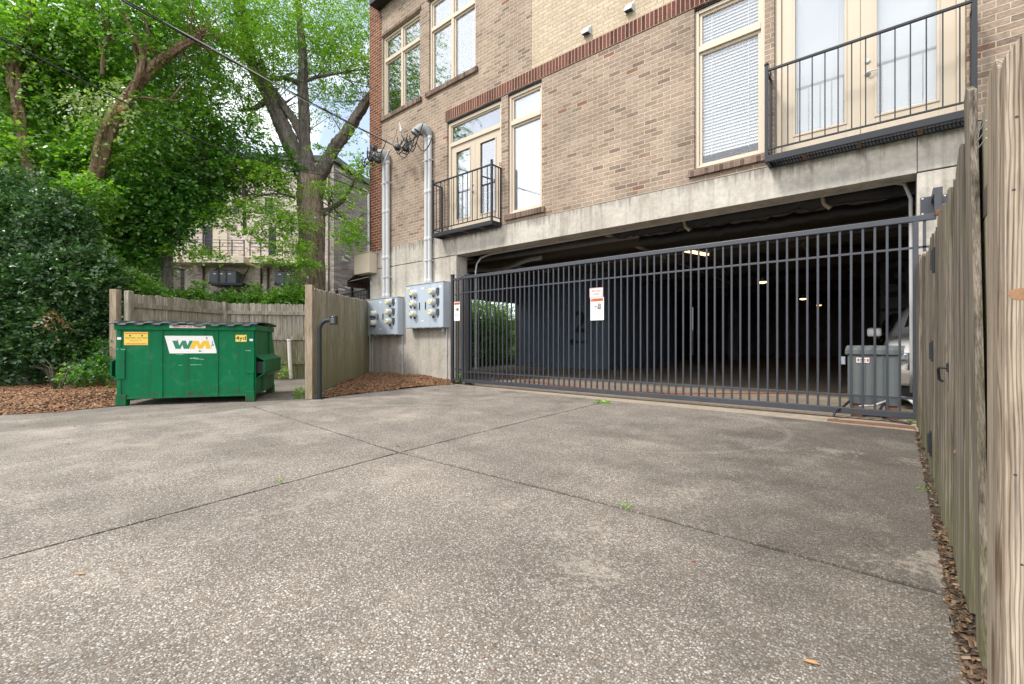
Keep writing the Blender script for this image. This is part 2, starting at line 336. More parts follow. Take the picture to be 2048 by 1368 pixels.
M['gate'] = simple('charcoal_gate_paint', (.040, .044, .054), .36, var=.35, scale=7, bump=.12)
M['rust'] = simple('rusty_steel', (.20, .10, .06), .8, .2, var=.7, scale=9, bump=.4)
M['meterbox'] = simple('grey_blue_cabinet_paint', (.40, .46, .52), .45, var=.10, scale=3, bump=.03)
M['galv'] = simple('galvanised_steel', (.50, .51, .51), .55, .1, var=.15, scale=6, bump=.05)
M['headmetal'] = simple('weathered_head', (.30, .31, .31), .7, .1, var=.4, scale=12)
M['conduit'] = simple('painted_conduit', (.53, .54, .54), .7, 0, var=.15, scale=5, bump=.06)
M['black'] = simple('black_plastic', (.018, .018, .02), .5, var=.3)
M['rubber'] = simple('wire_rubber', (.02, .02, .022), .6, var=.3)
M['darkgrey'] = simple('dark_grey_plastic', (.05, .055, .06), .5, var=.3)
M['white'] = simple('white_paint', (.78, .78, .76), .5, var=.08)
M['signwhite'] = simple('sign_white', (.80, .79, .76), .45, var=.06)
M['orange'] = simple('sign_orange', (.80, .16, .05), .5, var=.1)
M['redink'] = simple('sign_red', (.55, .05, .06), .5, var=.1)
M['blackink'] = simple('black_ink', (.03, .03, .035), .6, var=.1, bump=0)
M['greyink'] = simple('grey_ink', (.30, .30, .31), .6, var=.1, bump=0)
M['yellow'] = simple('label_yellow', (.86, .62, .10), .45, var=.1)
M['amber'] = simple('label_amber', (.85, .40, .04), .45, var=.25, scale=30)
M['logo_green'] = simple('logo_green', (.012, .20, .095), .45, var=.1)
M['logo_gold'] = simple('logo_gold', (.80, .50, .015), .45, var=.1)
def dumpster_mat():
    g = NG('green_dumpster_paint'); P = g.pos(); n = g.noise(P, 2.2, 6, .6); s_ = g.noise(g.mapv(P, (1, 1, 1)), 26, 8, .75); st = g.noise(g.mapv(P, (12, 12, .5)), 1.5, 4, .6)
    c = g.mix(n, (.0, .125, .042), (.001, .165, .06))
    c = g.mix(g.ramp(st, [(.48, 0.0), (.72, .65)]), c, (.012, .070, .034)); c = g.mix(g.ramp(g.noise(P, 4.5, 7, .7, 1.2), [(.56, 0.0), (.70, .45)]), c, (.05, .19, .10))
    c = g.mix(g.ramp(s_, [(.68, 0.0), (.74, .5)]), c, (.06, .30, .17))
    x, y, z = g.sep(P)
    low = g.n('ShaderNodeMapRange'); g.set(low.inputs['Value'], z); low.inputs['From Min'].default_value = 0; low.inputs['From Max'].default_value = .35; low.inputs['To Min'].default_value = .17; low.inputs['To Max'].default_value = 0
    rf = g.ramp(g.math('ADD', g.noise(P, 11, 7, .7), low.outputs[0]), [(.60, 0.0), (.72, .8)])
    c = g.mix(rf, c, (.055, .05, .03))
    return g.pbr(c, g.math('MULTIPLY_ADD', n, .2, .38), 0, g.bump(g.noise(P, 3, 3), .35, .03), .15)
M['dump'] = dumpster_mat()
M['dumpdark'] = simple('dark_green_paint', (.016, .07, .04), .5, var=.5, scale=5)
M['scratch'] = simple('scratched_paint', (.42, .62, .52), .6, var=.3, bump=0)
def glass_mat(name, refl=.30, tint=(.75, .80, .80)):
    g = NG(name); tr = g.n('ShaderNodeBsdfTransparent'); tr.inputs[0].default_value = (*tint, 1)
    gl = g.n('ShaderNodeBsdfGlossy'); gl.inputs['Roughness'].default_value = .02; gl.inputs['Color'].default_value = (.95, .97, 1, 1)
    gl_n = g.bump(g.noise(g.pos(), 1.1, 1, .4), .02, .03); g.set(gl.inputs['Normal'], gl_n)
    fr = g.n('ShaderNodeFresnel'); fr.inputs['IOR'].default_value = 1.5
    f = g.math('ADD', g.math('MULTIPLY', fr.outputs[0], .75), refl, clamp=True)
    m = g.n('ShaderNodeMixShader'); g.set(m.inputs[0], f); g.t.links.new(tr.outputs[0], m.inputs[1]); g.t.links.new(gl.outputs[0], m.inputs[2]); g.t.links.new(m.outputs[0], g.out.inputs[0]); return g.m
M['glass'] = glass_mat('window_glass', .045, (.995, 1, 1))
M['carglass'] = glass_mat('car_glass', .15, (.2, .22, .22))
M['blind'] = simple('white_blind_slats', (.86, .87, .87), .5, var=.03, bump=0)
M['curtain'] = simple('pale_curtain', (.72, .73, .73), .8, var=.1, scale=2, bump=0)
M['room'] = simple('dim_room_wall', (.16, .15, .14), .9, var=.1)
def leaf_mat(name, stops, trans=.35, gloss=.08, rough=.38):
    g = NG(name); geo = g.n('ShaderNodeNewGeometry'); ri = geo.outputs['Random Per Island']; P = geo.outputs['Position']
    big = g.noise(P, .8, 3, .5)
    c = g.ramp(g.math('ADD', g.math('MULTIPLY', ri, .6), g.math('MULTIPLY', big, .4)), stops)
    d = g.n('ShaderNodeBsdfDiffuse'); g.set(d.inputs[0], c)
    t = g.n('ShaderNodeBsdfTranslucent'); g.set(t.inputs[0], g.mix(1.0, c, (1.25, 1.35, .55), 'MULTIPLY'))
    m = g.n('ShaderNodeMixShader'); m.inputs[0].default_value = trans; g.t.links.new(d.outputs[0], m.inputs[1]); g.t.links.new(t.outputs[0], m.inputs[2])
    gl = g.n('ShaderNodeBsdfGlossy'); gl.inputs['Roughness'].default_value = rough; gl.inputs['Color'].default_value = (1, 1, 1, 1)
    m2 = g.n('ShaderNodeMixShader'); m2.inputs[0].default_value = gloss; g.t.links.new(m.outputs[0], m2.inputs[1]); g.t.links.new(gl.outputs[0], m2.inputs[2]); g.t.links.new(m2.outputs[0], g.out.inputs[0]); return g.m
M['leaf_bright'] = leaf_mat('bright_leaf', [(.15, (.09, .21, .012)), (.5, (.22, .42, .025)), (.85, (.40, .60, .05))], .50)
M['leaf_mid'] = leaf_mat('mid_leaf', [(.15, (.06, .175, .02)), (.5, (.15, .34, .03)), (.85, (.33, .53, .06))], .5)
M['leaf_deep'] = leaf_mat('deep_leaf', [(.15, (.035, .125, .022)), (.5, (.085, .24, .03)), (.85, (.21, .42, .05))], .47, .07)
M['leaf_dark'] = leaf_mat('glossy_dark_leaf', [(.15, (.018, .060, .018)), (.5, (.042, .118, .032)), (.85, (.12, .23, .055))], .22, .06, .4)
M['leaf_pale'] = leaf_mat('wilted_leaf', [(.1, (.22, .30, .12)), (.9, (.36, .44, .22))], .4)
M['leaf_dead'] = leaf_mat('dead_leaf', [(.1, (.14, .075, .04)), (.5, (.24, .13, .07)), (.9, (.34, .21, .12))], .2)
M['litter'] = leaf_mat('dry_litter', [(.1, (.035, .025, .018)), (.45, (.10, .065, .042)), (.75, (.19, .12, .07)), (.95, (.36, .28, .20))], .1, .03)
M['midbrick'] = brick_mat('mid_brick', [(0, (.14, .115, .10)), (.6, (.25, .205, .175)), (.93, (.30, .25, .215)), (.96, (.6, .53, .46)), (1, (.6, .53, .46))], (.34, .29, .25), bw=.30, bh=.11, m=.012)
M['mulch'] = leaf_mat('bark_mulch', [(.1, (.10, .05, .025)), (.5, (.22, .115, .06)), (.9, (.38, .23, .13))], .0, .03)
def bark(name, a, b, c3, s=1.0):
    g = NG(name); P = g.pos(); V = g.mapv(P, (9*s, 9*s, 1.6*s)); n = g.noise(V, 1.4, 7, .68, .8); n2 = g.noise(P, 45, 4, .6); bl = g.noise(P, 1.5, 4, .6)
    c = g.ramp(n, [(.28, a), (.5, b), (.75, c3)]); c = g.mix(1.0, c, g.ramp(bl, [(.3, .75), (.7, 1.2)]), 'MULTIPLY')
    c = g.mix(1.0, c, g.ramp(n2, [(.3, .8), (.7, 1.15)]), 'MULTIPLY')
    return g.pbr(c, .9, 0, g.bump(g.math('ADD', n, g.math('MULTIPLY', n2, .25)), 1.0, .05), .1)
M['bark_grey'] = bark('grey_bark', (.06, .052, .045), (.17, .15, .125), (.30, .28, .245), 1.4)
M['bark_old'] = bark('furrowed_bark', (.06, .042, .03), (.30, .235, .175), (.52, .43, .34), 1.7)
M['bark_brown'] = bark('brown_bark', (.05, .03, .02), (.22, .148, .095), (.42, .31, .215), 1.5)
M['shadowwood'] = simple('gap_shadow_wood', (.06, .048, .036), .9, var=.5, scale=20)  # near-black wood: the shadow of the fence gap put into the colour
# ================================================================ SETTING
def sheet(name, poly, z, mat, th=None, kind='structure', bev=0):
    b = MB()
    if th: b.prism([(x, y, z - th) for x, y in poly], (0, 0, th))
    else: b.add([(x, y, z) for x, y in poly], [tuple(range(len(poly)))])
    o = b.build(name, mat, bev=bev); o['kind'] = kind; return o
def smooth01(t): t = max(0, min(1, t)); return t*t*(3-2*t)
def ground_h(x, y):
    fw = -SN*x + CS*y; lat = CS*x + SN*y
    return 2.1 * smooth01((fw - 13.5) / 9) * smooth01((-x - 12.5) / 2.5) - .03
b = MB()
xs = [-500, -200, -90] + [-60 + i*1.5 for i in range(54)] + [60, 200, 500]
ys = [-500, -200, -60, -20] + [-8 + i*1.5 for i in range(46)] + [90, 200, 500]
vs = [(x, y, ground_h(x, y)) for y in ys for x in xs]; nx = len(xs)
b.add(vs, [(j*nx+i, j*nx+i+1, (j+1)*nx+i+1, (j+1)*nx+i) for j in range(len(ys)-1) for i in range(nx-1)], True)
b.build('ground', M['grassg'])['kind'] = 'structure'
sheet('joint_bed', [(-13.5, -9), (.6, -9), (.6, 7.0), (-12.5, 7.0)], -.008, M['crack'])
random.seed(3)
def wob(p, q, n=26, a=.004):
    p = Vector(p); q = Vector(q); t = (q-p).normalized(); nn = Vector((-t.y, t.x)); out_ = []
    for i in range(n): out_.append(tuple(p + (q-p)*i/n + nn*random.uniform(-a, a)))
    return out_
G = .010; G2 = .014
J1 = [(-2.72, -9), (-3.0, .09), (-3.08, .86), (-3.26, 2.38), (-3.40, 4.3), (-3.52, 6.64)]
def inset(path, dx, dy): return [(x+dx, y+dy) for x, y in path]
def poly(*segs):
    p = []
    for a, c in zip(segs, segs[1:] + segs[:1]): p += wob(a, c, max(2, int((Vector(a)-Vector(c)).length * 14)), .004)
    return p
slabs = [
 poly((.15, -9), (.152, 2.36-G2), (-1.17, 2.40-G2), (-3.26+G, 2.38-G2), (-3.08+G, .86), (-3.0+G, .09), (-2.72+G, -9)),
 poly((-2.72-G, -9), (-3.0-G, .09), (-3.08-G, .86), (-3.26-G, 2.38-G2), (-7.22+G, 2.69-G2), (-6.98+G, 2.09), (-7.23+G, .22), (-7.6, -9)),
 poly((-3.26+G, 2.38+G2), (-1.17, 2.40+G2), (.152, 2.36+G2), (.165, 6.49), (-1.46, 6.62), (-3.52+G, 6.68), (-3.40+G, 4.3)),
 poly((-3.26-G, 2.38+G2), (-3.40-G, 4.3), (-3.52-G, 6.68), (-4.73, 6.73), (-7.1, 6.92), (-7.66, 6.95), (-7.60, 5.1), (-7.38, 3.84), (-7.22, 2.69+G2))]
for s_ in slabs: sheet('driveway', s_, .0, M['agg'], .10)
sheet('dumpster_pad', poly((-7.24-G, -9), (-7.23-G, .22), (-6.98-G, 2.09), (-7.24-G, 2.69), (-7.40-G, 3.84), (-11.2, 7.2), (-13.2, 4.4), (-11.9, 1.9), (-10.2, 1.75), (-8.9, 1.4), (-8.68, .8), (-8.9, .27), (-9.5, -2), (-10, -9)), -.003, M['agg2'], .10)
sheet('garage_floor', [(.165, 6.49+.006), (-1.46, 6.626), (-3.52, 6.686), (-4.73, 6.736), (-7.1, 6.926), (-7.6, 7.0), (-7.9, 7.34), (-11.2, 7.75), (-22, 7.75), (-22, 34), (8, 34), (8, 6.49)], .004, M['smooth'], .02)
o = MB().box(-.62, .17, 6.60, 6.72, .0045, .022).build('track_plate', M['rust'], bev=.002); tag(o, 'rusty steel track plate on the ground below the right end of the sliding gate', 'track plate')

# ---- mulch mounds (base relief + chips)
def pip(x, y, poly_):
    ins = False; n = len(poly_); j = n-1
    for i in range(n):
        xi, yi = poly_[i]; xj, yj = poly_[j]
        if (yi > y) != (yj > y) and x < (xj-xi)*(y-yi)/(yj-yi)+xi: ins = not ins
        j = i
    return ins
def chips(name, mat, poly_, n, hf, size, seed, parent=None, thick=.25):
    rng = np.random.default_rng(seed)
    px = [p[0] for p in poly_]; py = [p[1] for p in poly_]; pts = []
    while len(pts) < n:
        x = rng.uniform(min(px), max(px)); y = rng.uniform(min(py), max(py))
        if pip(x, y, poly_): pts.append((x, y, hf(x, y)))
    P = np.array(pts); n = len(P)
    d = rng.normal(size=(n, 3)); d[:, 2] *= .35; d /= np.linalg.norm(d, axis=1)[:, None]
    nn = rng.normal(size=(n, 3)) * .5; nn[:, 2] = 1; t = np.cross(d, nn); t /= np.linalg.norm(t, axis=1)[:, None]; u = np.cross(t, d)
    l = size * rng.uniform(.5, 1.6, n)[:, None]; ww = l * rng.uniform(.2, .6, n)[:, None]; h = l * thick * rng.uniform(.3, 1, n)[:, None]
    P[:, 2] += rng.uniform(0, .012, n)
    V = np.stack([P - d*l - t*ww*.7, P + d*l*.9 - t*ww, P + d*l + t*ww*.8, P - d*l*.8 + t*ww, P - d*l*.9 - t*ww*.6 + u*h, P + d*l*.8 - t*ww*.8 + u*h, P + d*l*.9 + t*ww*.6 + u*h, P - d*l*.7 + t*ww*.8 + u*h], 1).reshape(-1, 3)
    q = np.array([(4,5,6,7),(0,1,5,4),(1,2,6,5),(2,3,7,6),(3,0,4,7)])
    F = (np.arange(n)[:, None, None]*8 + q[None]).reshape(-1, 4)
    return np_mesh(name, V, F, mat, parent)
def np_mesh(name, V, F, mat, parent=None):
    me = bpy.data.meshes.new(name); k = F.shape[1]
    if parent is not None:
        o0 = ORG.get(parent.name)
        if o0 is not None: V = V - np.array(o0)
    me.vertices.add(len(V)); me.vertices.foreach_set('co', V.astype(np.float32).ravel())
    me.loops.add(F.size); me.loops.foreach_set('vertex_index', F.astype(np.int32).ravel())
    me.polygons.add(len(F)); me.polygons.foreach_set('loop_start', np.arange(0, F.size, k, dtype=np.int32)); 
    me.update(calc_edges=True); me.materials.append(mat)
    o = bpy.data.objects.new(name, me); C.objects.link(o)
    if parent is not None: o.parent = parent; ORG[o.name] = ORG.get(parent.name)
    return o
MR = [(-7.42, 3.78), (-7.60, 5.0), (-7.68, 6.6), (-7.55, 6.97), (-7.66, 7.34), (-11.4, 7.34), (-9.4, 5.48)]
def edge_d(x, y, poly_):
    m = 9
    for (ax, ay), (bx, by) in zip(poly_, poly_[1:]+poly_[:1]):
        t = max(0, min(1, ((x-ax)*(bx-ax)+(y-ay)*(by-ay))/((bx-ax)**2+(by-ay)**2)))
        m = min(m, math.hypot(x-ax-t*(bx-ax), y-ay-t*(by-ay)))
    return m
def hR(x, y): return .01 + .085*smooth01((-7.5-x)/1.4) + .02*math.sin(x*5)*math.sin(y*4)
ML = [(-8.95, -9), (-8.95, -2), (-8.91, .27), (-8.72, .8), (-8.86, 1.42), (-9.7, 1.75), (-11.8, 1.95), (-16, 3.0), (-16, -9)]
def hL(x, y): return .0 + .10*smooth01((-8.9-x)/1.2) + .02*math.sin(x*4+1)*math.sin(y*3)
def mound(name, poly_, hf, mat, step=.12):
    b = MB(); xs_ = [p[0] for p in poly_]; ys_ = [p[1] for p in poly_]
    x = min(xs_)
    while x < max(xs_):
        y = min(ys_)
        while y < max(ys_):
            if pip(x+step/2, y+step/2, poly_):
                b.add([(x,y,hf(x,y)-.004),(x+step,y,hf(x+step,y)-.004),(x+step,y+step,hf(x+step,y+step)-.004),(x,y+step,hf(x,y+step)-.004)], [(0,1,2,3)], True)
            y += step
        x += step
    o = b.build(name, mat); o['kind'] = 'structure'; return o
mound('soil', MR, hR, M['soil']); mound('soil', ML, hL, M['soil'], .2)
o = chips('bark_mulch', M['mulch'], MR, 15000, hR, .022, 5); o['kind'] = 'stuff'
o = chips('bark_mulch', M['mulch'], [(-8.93, -1.5), (-8.91, .27), (-8.70, .8), (-8.84, 1.42), (-9.7, 1.75), (-11.8, 1.95), (-13.6, 2.1), (-13.5, -1.5)], 24000, hL, .022, 6); o['kind'] = 'stuff'
# leaf litter along the right fence
LS = [(.150, 1.2), (.205, 1.2), (.205, 6.7), (.168, 6.7), (.152, 3.0)]
sheet('soil', LS, -.004, M['soil'])
o = chips('leaf_litter', M['litter'], [(.142, 1.2), (.203, 1.2), (.203, 3.4), (.150, 3.4)], 900, lambda x, y: -.004, .010, 7, thick=.2); o['kind'] = 'stuff'
o = chips('leaf_litter', M['litter'], [(.155, 3.4), (.203, 3.4), (.203, 6.6), (.160, 6.6)], 160, lambda x, y: -.002, .013, 8, thick=.2); o['kind'] = 'stuff'
o = chips('driveway_debris', M['leaf_dead'], [(-6.9, .3), (-7.4, 3.6), (-8.0, 2.9), (-10.5, 4.5), (-8.3, .3)], 130, lambda x, y: .0, .010, 9, thick=.2); o['kind'] = 'stuff'

# ================================================================ APARTMENT BUILDING
YF = 7.35; XL = -11.45; XR = 9.0; ZT = 13.2
B = thing('apartment_building', ((XL+XR)/2, YF, 0), 'tan and red brick apartment building with concrete base, white blinds and an open garage', 'building')
def wall(name, x0, x1, z0, z1, holes, mat, y=YF, th=.11):
    """front wall with real openings: front faces plus reveals of depth th"""
    b = MB(); X = sorted({x0, x1, *[v for h in holes for v in h[:2] if x0 < v < x1]}); Z = sorted({z0, z1, *[v for h in holes for v in h[2:] if z0 < v < z1]})
    for xa, xb in zip(X, X[1:]):
        for za, zb in zip(Z, Z[1:]):
            cx, cz = (xa+xb)/2, (za+zb)/2
            if any(h[0] < cx < h[1] and h[2] < cz < h[3] for h in holes): continue
            b.add([(xa,y,za),(xb,y,za),(xb,y,zb),(xa,y,zb)], [(0,1,2,3)])
    for h in holes:
        a, c, e, f_ = max(h[0], x0), min(h[1], x1), max(h[2], z0), min(h[3], z1)
        if h[0] >= x0: b.add([(a,y,e),(a,y+th,e),(a,y+th,f_),(a,y,f_)], [(0,1,2,3)])
        if h[1] <= x1: b.add([(c,y,e),(c,y+th,e),(c,y+th,f_),(c,y,f_)], [(3,2,1,0)])
        if h[3] <= z1: b.add([(a,y,f_),(c,y,f_),(c,y+th,f_),(a,y+th,f_)], [(0,1,2,3)])
        if h[2] >= z0: b.add([(a,y,e),(c,y,e),(c,y+th,e),(a,y+th,e)], [(3,2,1,0)])
    return b.build(name, mat, B)
HD = 6.20
H_D1 = (-8.20, -6.47, 3.50, HD); H_W3 = (-6.28, -5.39, 3.64, HD); H_W4 = (-2.42, -1.43, 3.66, HD); H_D2 = (-1.31, .63, 3.50, HD)
H_W1 = (-10.82, -9.21, 7.14, 9.36); H_W2 = (-8.86, -7.24, 7.14, 9.42); H_W5 = (1.9, 2.9, 3.66, HD)
low = [H_D1, H_W3, H_W4, H_D2]; up = [H_W1, H_W2]
wall('tan_brick_wall', -10.89, -5.65, 3.46, ZT, [H_D1, H_W3, H_W1, H_W2], M['brick'])
wall('tan_brick_wall', -5.65, XR, 3.46, 6.47, [(-5.66, -5.39, 3.64, HD), H_W4, H_D2], M['brick'])
wall('buff_brick_wall', -5.65, XR, 6.47, ZT, [], M['buff'], y=YF+.004)
wall('red_brick_pier', XL, -10.89, 3.50, ZT, [], M['red'], y=YF-.012)
bb = MB()
bb.box(-8.24, XR, YF-.018, YF+.03, 6.213, 6.475); bb.build('red_brick_band', M['belt'], B)
# side wall (hidden from the camera, seen from a step aside) and roof
b = MB(); b.box(XL-.0, XL+.25, YF+.004, 11.2, 3.5, ZT); b.box(XL, XL+.25, 11.2, 34, 3.5, ZT); b.build('side_wall', M['red'], B)
MB().box(XL+.26, XR, YF+.02, 34, ZT-.3, ZT-.001).build('roof', M['darkgrey'], B)
MB().box(XR-.25, XR, YF+.02, 34, 0, ZT-.31).build('side_wall', M['brick'], B)
MB().box(XL+.26, XR-.26, 33.7, 34, 0, ZT-.31).build('rear_wall', M['inwall'], B)
# concrete base
OX0, OX1, OZ = -7.87, .205, 2.99
b = MB(); b.box(XL, OX0, YF, YF+.36, -.1, 2.985); b.build('concrete_wall', M['conc'], B, bev=.012)
b = MB(); b.box(XL, OX0-.004, YF-.001, YF+.36, 3.0, 3.52); b.build('concrete_wall', M['conc'], B, bev=.008)
b = MB(); b.box(OX0, OX1, YF-.003, YF+.36, OZ, 3.452); b.build('concrete_beam', M['conc'], B, bev=.006)
b = MB(); b.box(OX1+.006, XR, YF, YF+.36, 3.0, 3.45); b.build('concrete_wall', M['conc'], B, bev=.008)
b = MB(); b.box(OX1, XR, YF, YF+.36, -.1, 2.985); b.build('concrete_wall', M['conc'], B, bev=.012)
for xa, xb_ in ((XL+.02, OX0-.01), (OX1+.01, XR)): MB().box(xa, xb_, YF+.03, YF+.3, 2.97, 3.02).build('joint_sealant', M['darkgrey'], B)
# sills and lintels
def sill(x0, x1, z, h=.11): MB().box(x0, x1, YF-.055, YF+.10, z-h, z).build('brick_sill', M['sillbrick'], B, bev=.004)
sill(-10.90, -9.13, 7.135); sill(-8.95, -7.16, 7.135); sill(-6.34, -5.31, 3.635); sill(-2.50, -1.345, 3.655)
def lintel(x0, x1, z): MB().box(x0, x1, YF+.02, YF+.10, z-.012, z+.014).build('steel_lintel', M['iron'], B)
for h in low: lintel(h[0]+.003, h[1]-.003, h[3]-.016)
MB().box(-10.87, -9.16, YF-.03, YF+.09, 9.362, 9.43).build('steel_lintel', M['sillbrick'], B)
MB().box(-8.91, -7.19, YF-.03, YF+.09, 9.422, 9.49).build('steel_lintel', M['sillbrick'], B)
# windows
def rect_frame(b, x0, x1, z0, z1, y0, y1, w_, wb=None):
    wb = wb or w_
    b.box(x0, x0+w_, y0, y1, z0, z1); b.box(x1-w_, x1, y0, y1, z0, z1)
    b.box(x0+w_, x1-w_, y0, y1, z1-w_, z1); b.box(x0+w_, x1-w_, y0, y1, z0, z0+wb)
def blinds(x0, x1, z0, z1, y, pitch=.05, tilt=.5, wd=.040, slot=None):
    b = MB(); z = z1
    n = int((z1-z0)/pitch); dy = wd*math.cos(tilt)*.5*1.7; dz = wd*math.sin(tilt)*.5*1.7
    for i in range(n):
        zc = z1 - (i+.5)*pitch
        b.add([(x0, y-dy, zc-dz), (x1, y-dy, zc-dz), (x1, y+dy, zc+dz), (x0, y+dy, zc+dz)], [(0,1,2,3)])
    for xx in (x0+(x1-x0)*.18, x0+(x1-x0)*.82): b.box(xx-.004, xx+.004, y-.022, y-.019, z0, z1)
    return b
def window(h, cols=1, transom=None, lower_split=None, tilt=1.15, drop=0.0):
    x0, x1, z0, z1 = h; x0 += .002; x1 -= .002; z0 += .001; z1 -= .03
    b = MB(); ya, yb = YF+.045, YF+.15
    rect_frame(b, x0, x1, z0, z1, ya, yb, .055)
    xs_ = [x0+.055 + (x1-x0-.11)*i/cols for i in range(cols+1)]
    for xm in xs_[1:-1]: b.box(xm-.04, xm+.04, ya-.002, yb, z0+.055, z1-.055)
    if transom: b.box(x0+.055, x1-.055, ya-.008, yb, transom-.045, transom+.045)
    o = b.build('window', M['cream'], B, bev=.004)
    zs = [(z0+.055, (transom or z1-.0)-.045 if transom else z1-.055)] + ([(transom+.045, z1-.055)] if transom else [])
    for i in range(cols):
        xa, xb_ = xs_[i] + (0 if i == 0 else .04), xs_[i+1] - (0 if i == cols-1 else .04)
        for za, zb in zs:
            s = MB(); rect_frame(s, xa, xb_, za, zb, YF+.075, YF+.13, .042); s.build('sash', M['cream'], o, bev=.003)
            MB().box(xa+.042, xb_-.042, YF+.100, YF+.106, za+.042, zb-.042).build('pane', M['glass'], o)
            d = drop if za == zs[0][0] else 0
            blinds(xa+.03, xb_-.03, za+.03+d, zb-.01, YF+.138, tilt=tilt).build('blind', M['blind'], o)
    r = MB(); r.box(x0-.05, x1+.05, YF+.6, YF+.62, z0-.2, z1+.2); r.build('room_wall', M['room'], B)
window(H_W1, 2, 8.69, tilt=.75); window(H_W2, 2, 8.69, tilt=1.0)
window(H_W3, 1, 5.575, tilt=1.25, drop=.0); window(H_W4, 1, 5.55, tilt=1.12, drop=.12)
def french(h, transom, ml, mr, blind_r):
    x0, x1, z0, z1 = h; x0 += .002; x1 -= .002; z1 -= .03; z0 += .03
    b = MB(); ya, yb = YF+.05, YF+.17
    b.box(x0, x0+.075, ya, yb, z0, z1); b.box(x1-.075, x1, ya, yb, z0, z1); b.box(x0+.075, x1-.075, ya, yb, z1-.07, z1)
    zt = z1-.07
    if transom: b.box(x0+.075, x1-.075, ya, yb, transom, transom+.08); zt = transom
    b.box(x0+.075, x1-.075, ya, yb, z0, z0+.05)
    fr = b.build('door_frame', M['cream'], B, bev=.005)
    if transom:
        s = MB(); rect_frame(s, x0+.075, x1-.075, transom+.08, z1-.07, YF+.08, YF+.13, .03); s.build('sash', M['cream'], fr)
        MB().box(x0+.105, x1-.105, YF+.10, YF+.106, transom+.11, z1-.10).build('pane', M['glass'], fr)
    xm = (x0+x1)/2
    for k, (xa, xb_) in enumerate(((x0+.077, xm-.002), (xm+.002, x1-.077))):
        s = MB(); st = .15; zb0, zb1 = z0+.30, zt-.15
        s.box(xa, xa+st, YF+.085, YF+.13, z0+.052, zt-.003); s.box(xb_-st, xb_, YF+.085, YF+.13, z0+.052, zt-.003)
        s.box(xa+st, xb_-st, YF+.085, YF+.13, z0+.052, zb0); s.box(xa+st, xb_-st, YF+.085, YF+.13, zb1, zt-.003)
        d = s.build('door', M['doorpaint'], B, bev=.003)
        m_ = MB(); rect_frame(m_, xa+st-.012, xb_-st+.012, zb0-.012, zb1+.012, YF+.073, YF+.084, .028); m_.build('moulding', M['doorpaint'], d, bev=.004)
        MB().box(xa+st, xb_-st, YF+.105, YF+.110, zb0, zb1).build('pane', M['glass'], d)
        if k == 1 and blind_r: blinds(xa+st-.02, xb_-st+.02, zb0, zb1, YF+.142, pitch=.055, tilt=.35).build('blind', M['blind'], d)
        else: blinds(xa+st-.02, xb_-st+.02, zb0, zb1, YF+.138, pitch=.03, tilt=1.3).build('blind', M['blind'], d)
        if k == 1 or blind_r:
            hx = (xa+.07) if k == 1 else (xb_-.07)
            if (k == 1) == (not blind_r):
                q = MB(); q.lathe((hx, YF+.085, 4.56), (0,-1,0), [(0,.030),(.012,.030),(.018,.018)]); q.build('deadbolt', M['galv'], d)
                q = MB(); q.lathe((hx, YF+.085, 4.40), (0,-1,0), [(0,.032),(.012,.032),(.02,.014),(.05,.012)])
                q.tube([(hx, YF+.036, 4.40), (hx+.05, YF+.034, 4.405), (hx+.11, YF+.036, 4.40)], [.010, .009, .006]); q.build('handle', M['galv'], d)
    MB().box(x0-.05, x1+.05, YF+.6, YF+.62, z0-.2, z1+.2).build('room_wall', M['room'], B)
    MB().box(x0, x1, YF-.02, YF+.12, h[2], h[2]+.03).build('threshold', M['cream'], B)
french(H_D1, 5.60, 0, 0, True); french(H_D2, None, 0, 0, False)
